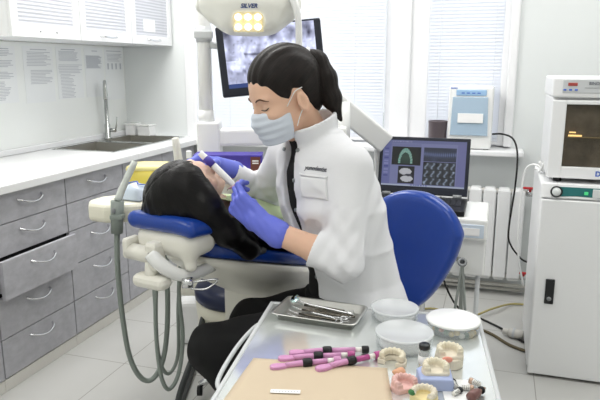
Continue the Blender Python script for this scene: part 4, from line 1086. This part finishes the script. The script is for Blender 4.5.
def impl(x, y, rz, label, capm, z=.002):
    t = thing('implant_part', label, 'screw', (x,y,TZ+z), R_(rz), 'small implant screws')
    m = MB(); m.tube([(-.010,0,.005),(.006,0,.005)], [.0045,.005], 12, 1); put('shank', m, 'plaster_white', t)
    m = MB(); m.tube([(.006,0,.005),(.008,0,.005),(.013,0,.005)], [.005,.0065,.0065], 12, 1); put('head', m, capm, t)
    m = MB()
    for i in range(4): m.cyl((-.009+i*.0035,0,.005),(-.0078+i*.0035,0,.005),.0055)
    put('thread', m, 'steel', t)
impl(-.046,1.158,110, 'white screw with dark head nearest the blue block', 'dark_metal')
impl(-.040,1.128,60, 'white screw with dark head, nearest the camera on the card', 'dark_metal')
impl(-.022,1.150,10, 'white screw with tan head in the middle of the card', 'tan_metal')
impl(-.006,1.176,150, 'screw with tan head at the far corner of the card', 'tan_metal')
t = thing('implant_driver', 'dark metal driver with a black ring beside the screws', 'tool', (-.004,1.128,TZ+.002), R_(60))
m = MB(); m.tube([(-.02,0,.007),(-.005,0,.008),(.01,0,.008)], [.009,.010,.007], 14, 2); put('grip', m, 'brown_red', t)
m = MB(); m.tube([(.01,0,.008),(.03,0,.008)], [.004,.003], 10, 1); put('shaft', m, 'tan_metal', t)
m = MB(); m.cyl((.016,0,.008),(.021,0,.008),.0075); put('ring', m, 'rubber', t)
# ================================================================== people
nrmz = lambda v: np.array(v, float)/np.linalg.norm(v)
class Head:
    def __init__(s, O, f, u, sc=1.0, mouth=True):
        s.O = np.array(O, float); s.f = nrmz(f); u = np.array(u, float); s.u = nrmz(u - s.f*np.dot(u, s.f)); s.l = np.cross(s.u, s.f); s.sc = sc
        s.A = np.stack([s.f, s.l, s.u]).astype(np.float32)
    def q(s, P): return ((P - s.O.astype(np.float32)) @ s.A.T)/s.sc
    def w(s, v): return s.O + s.sc*(np.array(v, float) @ s.A)
    def cran(s, q): return elp(q, (-.002,0,.048), (.100,.077,.090))
    def sdf(s, P):
        q = s.q(P); m = q.copy(); m[:,1] = np.abs(m[:,1])
        d = s.cran(q)
        d = sm(d, elp(q, (.036,0,-.022), (.062,.061,.084)), .03)
        d = sm(d, cap(m, (-.005,.050,-.035), (.068,.016,-.078), .018, .017), .025)
        d = sm(d, elp(q, (.076,0,-.082), (.019,.02,.014)), .015)
        d = sm(d, elp(m, (.066,.040,-.012), (.026,.020,.018)), .018)
        d = sm(d, elp(m, (.078,.024,.036), (.018,.028,.010)), .014)
        d = smax(d, -elp(m, (.104,.034,.018), (.017,.017,.012)), .012)
        d = sm(d, elp(m, (.0795,.033,.016), (.0125,.0145,.0115)), .005)
        d = sm(d, cap(q, (.091,0,.024), (.113,0,-.016), .0075, .0105), .010)
        d = sm(d, elp(m, (.106,.0105,-.020), (.010,.007,.007)), .006)
        d = sm(d, elp(q, (.094,0,-.050), (.012,.023,.0055)), .005)
        d = sm(d, elp(q, (.092,0,-.060), (.012,.019,.006)), .004)
        ear = elp(m - np.array((-.004,.080,-.004), np.float32), (0,0,0), (.019,.0085,.031), ((.97,.2,-.15),(-.2,.97,0),(.15,0,.97)))
        ear = smax(ear, -elp(m, (.0,.0895,-.002), (.0105,.008,.019)), .004)
        return sm(d, ear, .006)*s.sc
def march(fn, p, d, n=40):
    p = np.array(p, np.float32); d = nrmz(d).astype(np.float32); t = 0.0
    for _ in range(n):
        v = float(fn((p + d*t)[None].astype(np.float32))[0]); t += v*.7
        if abs(v) < 2e-4: break
    return Vector(p + d*t)
def grad(fn, p, e=.002):
    p = np.array(p, np.float32); g = [float(fn((p+np.eye(3,dtype=np.float32)[i]*e)[None])[0] - fn((p-np.eye(3,dtype=np.float32)[i]*e)[None])[0]) for i in range(3)]
    return Vector(g).normalized()
def hand_parts(W, d, back, s, thumb_side, curls, spread=.35, thumb=None):
    """W wrist, d along the palm, back = back of hand normal, s scale; curls: three bend angles per finger"""
    d = Vector(d).normalized(); back = Vector(back); back = (back - d*back.dot(d)).normalized(); lat = d.cross(back)*thumb_side
    W = Vector(W); segs = []
    L = [(.043,.026,.020),(.047,.030,.021),(.043,.028,.020),(.034,.021,.018)]
    for i in range(4):
        o = (1.5-i)*.0185
        k = W + d*(.088 - .004*abs(i-1.2)) + lat*o + back*.002
        a = 0.0; p = k; dirn = (d + lat*(o*spread*6)).normalized(); pts = [W + d*.03 + lat*o*.7, k]
        for j in range(3):
            a += R_(curls[i][j]); v = dirn*math.cos(a) - back*math.sin(a); p = p + v*L[i][j]*s; pts.append(p)
        segs.append((pts, [.0115,.0100,.0092,.0084,.0072]))
    if thumb is None: thumb = [lat*.9+d*.5-back*.3, d*.8+lat*.25-back*.5, d*.8-lat*.2-back*.5]
    p = W + d*.022 + lat*.020 - back*.004; pts = [W + d*.012 + lat*.006, p]
    for v, ln in zip(thumb, (.036,.030,.024)): p = p + Vector(v).normalized()*ln*s; pts.append(p)
    segs.append((pts, [.013,.0135,.0115,.0102,.0085]))
    A = np.array([lat, d, back], np.float32)
    def fn(P):
        r = None
        dd = rbox(P, W + d*.050, (.038,.046,.0145), .0125, A)
        for pts, rad in segs:
            c = None
            for j in range(1, len(pts)-1):
                e = cap(P, pts[j], pts[j+1], rad[j], rad[j+1]); c = e if c is None else sm(c, e, .003)
            root = cap(P, pts[0], pts[1], rad[0], rad[1])
            r = sm(c, root, .006) if r is None else np.minimum(r, sm(c, root, .006))
        return sm(dd, r, .007)
    return fn, segs

# ------------------------------------------------------------------ the dentist
WO = np.array((.19, 1.80, 0.))
dent = thing('person', 'seated dentist in white coat and face mask with dark ponytail', 'person', D(.19, 1.80), PSI)
a, bp = R_(29), R_(22)
H1 = Head((-.034,1.755,1.309), (-math.cos(a)*math.cos(bp), -math.sin(a)*math.cos(bp), -math.sin(bp)), (0,0,1), 1.0)
lat = nrmz((.57,-.82,0)); fwd = nrmz((-.82,-.57,0))
TOR = [(.50,.185,1.80,.17,.13),(.60,.18,1.80,.185,.145),(.78,.15,1.80,.145,.115),(.90,.12,1.80,.155,.12),(1.0,.095,1.80,.165,.125),(1.10,.07,1.797,.16,.105),(1.15,.06,1.795,.13,.08),(1.185,.05,1.793,.075,.06),(1.21,.045,1.79,.045,.045)]
SL, EL, WL = np.array((.138,1.675,1.135)), np.array((.118,1.600,.885)), np.array((-.100,1.655,.965))
SR, ER, WR = np.array((-.04,1.925,1.135)), np.array((-.12,2.065,.965)), np.array((-.240,1.930,1.085))
HPL, KL, AL = np.array((.15,1.715,.655)), np.array((-.250,1.655,.605)), np.array((.0,1.74,.12))
HPR, KR, AR = np.array((.15,1.88,.635)), np.array((-.16,1.90,.585)), np.array((.02,1.90,.12))
l2, f2 = lat[:2], fwd[:2]
def dent_body(P):
    d = H1.sdf(P)
    d = sm(d, cap(P, H1.w((-.02,0,-.045)), (.045,1.79,1.17), .050, .055), .03)
    t, _, _ = lofty(P, l2, f2, TOR, add=-.022)
    d = sm(d, t, .02)
    for S, E_, W in ((SL,EL,WL),(SR,ER,WR)):
        d = sm(d, cap(P, S, E_, .042, .036), .03); d = sm(d, cap(P, E_, E_+(W-E_)*.35, .034, .037), .02); d = sm(d, cap(P, E_+(W-E_)*.35, W, .037, .028), .01)
    for Hh, K, A in ((HPL,KL,AL),(HPR,KR,AR)):
        d = sm(d, cap(P, Hh, K, .072, .048), .03); d = sm(d, cap(P, K, A, .045, .033), .02)
    return d
body('dentist_body', dent_body, (-.36,1.5,.08), (.42,2.2,1.47), .004, 'skin', dent, WO)
# hair
HB_F = [-.13,-.06,-.03,-.012,.012,.030,.048,.062,.075,.088,.12]; HB_U = [-.075,-.065,-.04,.026,.034,-.004,.012,.040,.058,.066,.074]
def hair_fn(P):
    q = H1.q(P)
    bnd = np.interp(q[:,0], HB_F, HB_U).astype(np.float32)
    th = .010*np.exp(-np.maximum(q[:,2]-bnd,0)/.016)
    d = elp(q, (-.010,0,.054), (.108,.086,.099)) + th
    d = sm(d, elp(q, (-.060,0,-.01), (.045,.055,.06)), .03)
    wv = q.copy(); d = d + .0012*np.sin(q[:,1]*260+8*q[:,0]) 
    d = smax(d, bnd - q[:,2], .006)
    return d*H1.sc
hr_ = body('hair', hair_fn, (-.2,1.6,1.15), (.16,1.92,1.5), .0032, 'hair_dark', dent, WO)
def strand_head(co):
    q = H1.q(co + WO.astype(np.float32)); ax = nrmz((-.098-.10,0,.085-.02)).astype(np.float32); b1 = np.array((0,1,0), np.float32); b2 = np.cross(ax, b1)
    p = q - np.array((-.0,0,.052), np.float32); return np.stack([np.arctan2(p@b1, p@b2)*14, (p@ax)*12, np.linalg.norm(p,axis=1)*4], 1)
strands(hr_, strand_head)
tie = H1.w((-.098,0,.085))
m = MB(); m.T = Matrix.Translation(-Vector(WO)); c = Vector(tie); ax = Vector((1,.1,-.2)).normalized(); o1 = ax.orthogonal().normalized(); o2 = ax.cross(o1)
m.tube([c + (o1*math.cos(2*PI*i/16) + o2*math.sin(2*PI*i/16))*.023 for i in range(16)], .006, 8, 2, closed=True); put('hair_tie', m, 'mask_strap', dent)
PT = [np.array(tie), np.array(tie)+(.026,.0,-.014), np.array(tie)+(.050,.0,-.060), np.array(tie)+(.072,-.008,-.115), np.array(tie)+(.098,-.02,-.175)]
def pony_fn(P):
    r = [.022,.031,.034,.026,.005]; d = None
    for i in range(4):
        c = cap(P, PT[i], PT[i+1], r[i], r[i+1]); d = c if d is None else sm(d, c, .02)
    return d + .0007*np.sin(P[:,0]*330+P[:,1]*240+P[:,2]*60)
hp_ = body('ponytail', pony_fn, (-.02,1.65,1.1), (.25,1.92,1.5), .0035, 'hair_dark', dent, WO)
strands(hp_, lambda co: np.stack([(co[:,0]+.35*(co[:,2]))*260, co[:,1]*260, co[:,2]*12], 1))
# eyes, brows
def on_head(v, out=.0):
    p = H1.w((.2, v[0], v[1])); s = march(H1.sdf, p, -H1.f); return s + Vector(H1.f)*out
for s in (1,-1):
    m = MB(); m.T = Matrix.Translation(-Vector(WO)); m.tube([on_head((s*x, z), .0008) for x, z in ((.019,.010),(.026,.0075),(.034,.0075),(.042,.0095),(.048,.014))], [.0007,.0012,.0016,.0018,.0008], 6, 3); put('eyelashes', m, 'black_plastic', dent)
    m = MB(); m.T = Matrix.Translation(-Vector(WO)); m.tube([on_head((s*x, z), .0003) for x, z in ((.014,.034),(.024,.039),(.036,.041),(.046,.037),(.053,.030))], [.0014,.0024,.0024,.0018,.0007], 6, 3); put('eyebrow', m, 'brow', dent)
# mask
def mask_fn(P):
    q = H1.q(P); m = q.copy(); m[:,1] = np.abs(m[:,1])
    d = elp(q, (.046,0,-.040), (.066,.064,.072)); d = sm(d, cap(q, (.092,0,.006), (.107,0,-.028), .012, .017), .03)
    d = sm(d, elp(q, (.078,0,-.078), (.03,.032,.026)), .03)
    d = d - .003 + .0011*np.sin(q[:,2]*300)*np.clip((q[:,0]-.04)*30,0,1)
    d = np.maximum(d, -(d+.006))
    d = smax(d, np.stack([.036-q[:,0]-.12*(q[:,2]+.03), q[:,2]-.006+.15*m[:,1], -.094-q[:,2]],1).max(1), .003)
    return d*H1.sc
body('face_mask', mask_fn, (-.25,1.6,1.1), (.08,1.9,1.4), .0026, 'mask', dent, WO)
for s in (1,-1):
    m = MB(); m.T = Matrix.Translation(-Vector(WO))
    m.tube([Vector(H1.w(v)) for v in ((.040,s*.066,.0),(.025,s*.076,.018),(.010,s*.082,.032),(-.012,s*.084,.034))], .0013, 6, 4)
    m.tube([Vector(H1.w(v)) for v in ((.030,s*.064,-.062),(.018,s*.072,-.04),(.004,s*.080,-.022),(-.014,s*.083,-.02))], .0013, 6, 4); put('ear_loop', m, 'mask_strap', dent)
# black shirt
def shirt_fn(P):
    t, l, f = lofty(P, l2, f2, TOR, add=-.004)
    n = cap(P, (.045,1.79,1.165), (.025,1.783,1.205), .060, .059)
    return sm(t, n, .02)
body('shirt', shirt_fn, (-.2,1.5,.6), (.42,2.1,1.3), .006, 'shirt_black', dent, WO)
# coat
COATT = [(.50,.20,1.80,.21,.17),(.62,.182,1.80,.200,.160)] + [(z,x,y,a_+.014,b_+.014) for z,x,y,a_,b_ in TOR[2:6]] + [(1.15,.06,1.795,.155,.098),(1.185,.052,1.793,.105,.078),(1.215,.046,1.79,.075,.066)]
def folds(P, sgn=1.0):
    x, y, z = P[:,0], P[:,1], P[:,2]
    w = np.sin(21*x+13*z+1.8*np.sin(17*y+6*z)) * np.sin(9*z-14*y+2*np.sin(11*x)+1)
    w2 = np.sin(55*x-38*z+2.5*np.sin(23*y)+3*np.sin(15*z))
    w3 = np.abs(np.sin(15*z+11*x-9*y+1.5*np.sin(8*z+5)))
    return .0055*w + .0020*w2 - .0035*(1-w3)**3
def sleeve(P, S, E_, C, r):
    d = sm(cap(P, S, E_, r[0], r[1]), cap(P, E_, C, r[1]*.98, r[2]), .025)
    dS = np.linalg.norm(P-E_.astype(np.float32), axis=1)
    ax = nrmz(E_-S).astype(np.float32); t = (P-S.astype(np.float32)) @ ax
    ax2 = nrmz(C-E_).astype(np.float32); t2 = (P-E_.astype(np.float32)) @ ax2
    d = d + .0035*np.sin(t*95+4*np.sin(P[:,0]*30)+P[:,1]*40)*np.exp(-(dS/.11)**2) + .0015*np.sin(t2*150+P[:,2]*40)*(dS<.15)
    return d
CL = EL+(WL-EL)*.36; CR = ER+(WR-ER)*.86
def coat_fn(P):
    t, l, f = lofty(P, l2, f2, COATT, pw=2.15)
    d = t + folds(P)
    d = sm(d, cap(P, (.085,1.76,1.155), SL, .06, .055), .03); d = sm(d, cap(P, (.02,1.84,1.155), SR, .06, .055), .03)
    sl = sleeve(P, SL, EL, CL, (.055,.051,.050)); sr = sleeve(P, SR, ER, CR, (.060,.056,.042))
    d = sm(d, np.minimum(sl, sr), .018)
    # sleeve mouths
    for E_, C, r in ((EL,CL,.0375),(ER,CR,.034)):
        ax = nrmz(C-E_); d = np.maximum(d, -cap(P, C-ax*.03, C+ax*.06, r))
        q = (P-C.astype(np.float32)) @ ax.astype(np.float32); near = np.linalg.norm(P-(C+ax*.03).astype(np.float32), axis=1) < .075
        d = np.where(near, np.maximum(d, q-.004), d)
    # collar band
    nc = np.array((.040,1.788,1.20), np.float32); na = nrmz((-.34,-.16,.93)).astype(np.float32)
    q = P-nc; hgt = q @ na; rad = np.linalg.norm(q - hgt[:,None]*na, axis=1)
    ring = np.maximum(np.abs(rad-(.069+.25*np.maximum(hgt,0)))-.006, np.abs(hgt-.012)-.042)
    fr = (q[:,:2] @ f2.astype(np.float32)); la = (q[:,:2] @ l2.astype(np.float32))
    d = sm(d, ring, .008)
    neck = cap(P, nc-na*.05, nc+na*.2, .061, .075)
    d = np.maximum(d, -neck)
    # front opening
    zz = P[:,2]; hw = np.interp(zz, [.86,.915,.98,1.06,1.14,1.22,1.3], [-.01,.008,.028,.034,.029,.030,.036]).astype(np.float32)
    cxl = np.interp(zz, [.9,1.06,1.2], [-.012,-.028,-.012]).astype(np.float32)
    l0 = l + 0; op = np.maximum(np.maximum(np.abs(la_(P)-cxl)-hw, -f_(P)), .87-zz)
    d = smax(d, -op, .006)
    low = np.stack([l-.012, .008-f, zz-.875],1).max(1)      # below the last snap the far panel has swung back
    return smax(d, -low, .008)
def la_(P):
    z = P[:,2]; cx = np.interp(z,[s[0] for s in COATT],[s[1] for s in COATT]); cy = np.interp(z,[s[0] for s in COATT],[s[2] for s in COATT])
    return ((P[:,0]-cx)*l2[0] + (P[:,1]-cy)*l2[1]).astype(np.float32)
def f_(P):
    z = P[:,2]; cx = np.interp(z,[s[0] for s in COATT],[s[1] for s in COATT]); cy = np.interp(z,[s[0] for s in COATT],[s[2] for s in COATT])
    return ((P[:,0]-cx)*f2[0] + (P[:,1]-cy)*f2[1]).astype(np.float32)
coat = body('lab_coat', coat_fn, (-.30,1.48,.50), (.46,2.22,1.32), .0048, 'coat', dent, WO)
def coat_pt(l, z, out=.0):
    cx = np.interp(z,[s[0] for s in COATT],[s[1] for s in COATT]); cy = np.interp(z,[s[0] for s in COATT],[s[2] for s in COATT])
    p = np.array((cx+l*l2[0]+.28*f2[0], cy+l*l2[1]+.28*f2[1], z)); return march(coat_fn, p, (-f2[0],-f2[1],0)) + Vector((f2[0],f2[1],0))*out - Vector(WO)
for l, z in ((.022,1.17),(-.05,1.165),(.012,1.085),(-.052,1.095),(.008,1.0),(-.04,1.01),(.004,.90),(.012,.80),(.014,.70)):
    p = coat_pt(l, z, .001); n = grad(coat_fn, p+Vector(WO))
    m = MB(); m.lathe([(0,.003),(.0045,.003),(.006,.0015),(.006,-.001)], p, 14, m=n.to_track_quat('Z','Y').to_matrix()); put('snap_button', m, 'button', coat)
m = MB(); m.grid(lambda u, v: coat_pt(.046+.086*u, 1.045+.058*v, .0035), 14, 10); o = put('pocket', m, 'coat_cuff', coat)
o.modifiers.new('thickness','SOLIDIFY').thickness = .003
m = MB(); m.grid(lambda u, v: coat_pt(.044+.090*u, 1.105+.006*v, .005), 14, 2); o = put('pocket_hem', m, 'coat_cuff', coat)
o.modifiers.new('thickness','SOLIDIFY').thickness = .003
o = text_mesh('lettering', 'yunodentist', .0165, 'text_dark', coat, Matrix.Identity(4), .0002, .15, .0004)
for v in o.data.vertices: v.co = coat_pt(.092+v.co.x*.86, 1.1265+v.co.y, .002)
# trousers, shoes
def trou_fn(P):
    d = cap(P, HPL, KL, .100, .069); d = sm(d, cap(P, KL, AL, .068, .052), .03)
    e = cap(P, HPR, KR, .098, .066); e = sm(e, cap(P, KR, AR, .064, .052), .03)
    d = sm(d, e, .02); t, _, _ = lofty(P, l2, f2, [(.50,.185,1.80,.18,.14),(.60,.18,1.80,.19,.15),(.72,.16,1.80,.16,.13)])
    return sm(d, t, .03) + .0025*np.sin(P[:,0]*40+P[:,2]*25+2*np.sin(P[:,1]*30))
body('trousers', trou_fn, (-.36,1.5,.08), (.42,2.1,.76), .006, 'trouser_black', dent, WO)
for A in (AL, AR):
    sf = lambda P, A=A: np.maximum(sm(elp(P, A+(-.07,-.02,-.062), (.125,.045,.05)), cap(P, A+(0,0,-.06), A+(0,0,0), .042, .042), .03), .012-P[:,2])
    body('shoe', sf, A+(-.22,-.1,-.13), A+(.08,.1,.05), .005, 'shoe_white', dent, WO)
# gloves
CURL = [(34,52,34),(46,56,36),(54,58,38),(60,58,38)]
gfl, _ = hand_parts(WL+(-.010,.004,.010), (-.70,.20,.62), (-.42,-.88,-.02), 1.0, 1, CURL, .3,
                    thumb=[(-.45,.5,.65),(-.8,.35,.25),(-.85,.3,-.15)])
def glove_left(P):
    d = sm(gfl(P), cap(P, WL+(.040,-.011,-.016), WL+(-.02,.006,.02), .0395, .031), .014)
    return d + .0009*np.sin(P[:,0]*260+P[:,2]*190)*np.sin(P[:,1]*150)
body('glove', glove_left, (-.26,1.53,.89), (.03,1.86,1.16), .0024, 'glove', dent, WO)
gfr, _ = hand_parts(WR+(-.012,-.008,.006), (-.80,-.50,.28), (-.2,.45,.86), 1.0, -1, [(35,45,25),(42,48,30),(50,50,30),(56,50,30)], .3)
def glove_right(P): return sm(gfr(P), cap(P, WR+(.03,.03,-.015), WR+(-.02,-.02,.01), .034, .030), .014)
body('glove', glove_right, (-.40,1.75,.94), (-.13,2.06,1.22), .0026, 'glove', dent, WO)

# ------------------------------------------------------------------ the patient (chair axes)
PO = np.array((0, YR, .6))
pat = thing('person', 'patient with long black hair lying back in the dental chair', 'person', CH0+Vector((0,0,.6)), CHROT)
e_ = nrmz((0,.955,-.296)); n_ = nrmz((0,.296,.955)); rl = R_(38)
fdir = n_*math.cos(rl) + np.array((1,0,0))*math.sin(rl)
H2_ = Head((.014,.055,1.035), fdir, -e_, .95)
def pat_body(P):
    d = H2_.sdf(P)
    d = sm(d, cap(P, H2_.w((-.015,0,-.06)), (.005,.27,.915), .048, .055), .03)
    A = np.stack([np.array((1,0,0)), e_, n_]).astype(np.float32)
    d = sm(d, elp(P, (0,.38,.87), (.165,.17,.085), A), .04)
    d = sm(d, elp(P, (0,.62,.79), (.145,.20,.085), A), .05)
    d = sm(d, elp(P, (0,.84,.70), (.165,.16,.095)), .05)
    for s in (-1,1):
        d = sm(d, cap(P, (s*.165,.30,.885), (s*.20,.56,.81), .045, .038), .03); d = sm(d, cap(P, (s*.20,.56,.81), (s*.06,.74,.875), .036, .026), .02)
        d = sm(d, elp(P, (s*.03,.775,.88), (.045,.05,.018)), .015)
        d = sm(d, cap(P, (s*.09,.85,.70), (s*.085,1.24,.715), .08, .058), .04); d = sm(d, cap(P, (s*.085,1.24,.715), (s*.075,1.62,.645), .055, .040), .03)
    return d
body('patient_body', pat_body, (-.27,-.12,.5), (.27,1.70,1.2), .005, 'skin_pale', pat, PO)
def top_fn(P):
    A = np.stack([np.array((1,0,0)), e_, n_]).astype(np.float32)
    d = elp(P, (0,.39,.868), (.178,.165,.094), A); d = sm(d, elp(P, (0,.62,.79), (.158,.20,.095), A), .05)
    for s in (-1,1):
        d = sm(d, cap(P, (s*.165,.30,.885), (s*.20,.56,.81), .053, .047), .03); d = sm(d, cap(P, (s*.20,.56,.81), (s*.075,.725,.87), .044, .034), .02)
    d = np.maximum(d, -cap(P, (.005,.16,.97), (.005,.26,.92), .06, .06))
    return d + .002*np.sin(P[:,0]*60+P[:,1]*35)
body('dark_blouse', top_fn, (-.3,.12,.55), (.3,.9,1.1), .006, 'dark_top', pat, PO)
def jean_fn(P):
    d = elp(P, (0,.84,.70), (.175,.17,.104))
    for s in (-1,1):
        d = sm(d, cap(P, (s*.09,.85,.70), (s*.085,1.24,.715), .088, .066), .04); d = sm(d, cap(P, (s*.085,1.24,.715), (s*.075,1.57,.655), .063, .052), .03)
    return d
body('trousers', jean_fn, (-.3,.62,.5), (.3,1.68,.9), .007, 'jeans', pat, PO)
for s in (-1,1):
    sf = lambda P, s=s: sm(elp(P, (s*.08,1.665,.665), (.042,.05,.10)), elp(P, (s*.08,1.65,.61), (.038,.05,.05)), .03)
    body('shoe', sf, (s*.08-.1,1.55,.5), (s*.08+.1,1.75,.82), .006, 'shoe_white', pat, PO)
def phair(P):
    q = H2_.q(P)
    cr = elp(q, (-.010,0,.050), (.108,.087,.100))
    d = sm(cap(P, (-.045,.02,.985), (.045,.03,1.005), .055, .092), elp(P, (-.01,.01,.985), (.098,.08,.04)), .02)
    st = None
    for A, B, r0, r1 in (((.10,.03,.995),(.135,.075,.92),.05,.040),((.135,.075,.92),(.155,.16,.85),.038,.030),((.155,.16,.85),(.165,.22,.835),.028,.016),((.12,.08,.95),(.13,.20,.88),.045,.03)):
        c = cap(P, A, B, r0, r1); st = c if st is None else sm(st, c, .02)
    d = smax(sm(d, st, .03), -.066-P[:,1], .02)
    d = sm(d, cr, .03) + .0008*np.sin(P[:,0]*210+40*P[:,2])
    bnd = np.interp(q[:,2], [-.2,-.06,-.02,.03,.06,.09,.12,.16], [-.01,.015,.055,.092,.112,.12,.13,.2]).astype(np.float32)
    face = np.maximum(q[:,0]-0, 0)
    cut = bnd - q[:,0]                      # hair only behind this line of the head
    low = np.linalg.norm(P - H2_.O.astype(np.float32), axis=1)
    d = np.where(low < .16, smax(d, -cut*.8, .006), d)
    # parting
    gq = np.abs(q[:,1]-.02) ; groove = np.maximum(gq-.0016, .07-q[:,2]); d = np.maximum(d, -np.maximum(np.maximum(gq-.0018, .06-q[:,2]), np.abs(d)-.003))
    return d
ph_ = body('hair', phair, (-.2,-.12,.78), (.26,.36,1.2), .0034, 'hair_black', pat, PO)
def strand_pat(co):
    p = co + PO.astype(np.float32) - np.array((.02,-.03,1.09), np.float32); return np.stack([np.arctan2(p[:,0], -p[:,2]+.03)*16, (p[:,1])*14, p[:,2]*6], 1)
strands(ph_, strand_pat)
# bib
def bibp(u, v):
    x = -.13 + .345*u; y = .15 + .29*v + .03*(1-v)*u
    k = max(0.0, 1-((x-.0)/.235)**2); zt = float(np.interp(y, [.12,.2,.3,.47], [1.012,.998,.985,.938]))
    z = zt - .115*(1-math.sqrt(k)) + .003*math.sin(u*9+v*4)
    return Vector((x, y-YR, z))
m = MB(); m.grid(bibp, 20, 14); bib = put('patient_bib', m, 'bib', None, CH0, CHROT, 'pale green paper bib spread over the chest of the patient', 'bib')
bib.modifiers.new('thickness','SOLIDIFY').thickness = .0015
# instruments in the hands
def stick(name, label, cat, pts, rad, mats, parts=()):
    p0 = Vector(pts[0]); t = thing(name, label, cat, D(*p0), PSI)
    m = MB(); m.tube([Vector(p)-p0 for p in pts], rad, 12, 4); put('body', m, mats, t)
    for n, ps, r, ma in parts:
        m = MB(); m.tube([Vector(p)-p0 for p in ps], r, 10, 4); put(n, m, ma, t)
    return t
stick('dental_handpiece', 'white handpiece with violet band held in the far gloved hand', 'handpiece', [(-.292,1.80,1.152),(-.260,1.795,1.122),(-.210,1.785,1.075),(-.185,1.78,1.05)], [.009,.011,.010,.007], 'white_gloss',
      [('grip_band', [(-.276,1.797,1.137),(-.254,1.793,1.116)], [.0122,.0122], 'purple_box'), ('working_tip', [(-.185,1.78,1.05),(-.190,1.80,1.035)], [.004,.003], 'chrome')])
stick('probe', 'slim pale instrument held in the near gloved hand over the face of the patient', 'dental probe', [(-.172,1.70,1.085),(-.190,1.745,1.062),(-.212,1.80,1.045)], [.004,.004,.0015], 'pink', [('tip', [(-.212,1.80,1.045),(-.218,1.81,1.036)], [.0012,.0008], 'chrome')])

for v in LAMP_TEXT[0].data.vertices:
    q = march(LAMP_TEXT[1], (v.co.x+.004, -.2, v.co.y-.0155), (0,1,0)); v.co = q + Vector((0,-.0012,0))
# ================================================================== light and camera
w = bpy.data.worlds.new('daylight'); SC.world = w; w.use_nodes = True
nt = w.node_tree; bg = nt.nodes['Background']; bg.inputs['Color'].default_value = (.93,.965,1.0,1); bg.inputs['Strength'].default_value = .9
def area(name, loc, rot, sx, sy, power, col=(1,1,1)):
    l = bpy.data.lights.new(name, 'AREA'); l.shape = 'RECTANGLE'; l.size = sx; l.size_y = sy; l.energy = power; l.color = col
    o = bpy.data.objects.new(name, l); COL.objects.link(o); o.location = loc; o.rotation_euler = rot; return o
for x, y, pw in ((-1.5,.4,14),(.4,.4,10),(-1.6,2.7,36),(.4,2.6,20)):
    area('ceiling_lamp', (x,y,2.72), (0,0,0), 1.2, 1.2, pw, (1,.985,.96))
area('window_daylight', (-1.0,5.0,1.9), (R_(-90),0,0), 3.2, 2.4, 18, (.95,.975,1))
cam = bpy.data.cameras.new('camera'); co = bpy.data.objects.new('camera', cam); COL.objects.link(co); SC.camera = co
cam.sensor_width = 36; cam.lens = 620/600*36; cam.clip_start = .05
co.location = (0,0,1.40); tilt_ = math.atan(134/620)
co.rotation_euler = (PI/2 - tilt_, 0, PSI)
SC.view_settings.view_transform = 'Standard'; SC.view_settings.look = 'None'; SC.view_settings.exposure = 0.23; SC.view_settings.gamma = 1
SC.view_settings.use_curve_mapping = False
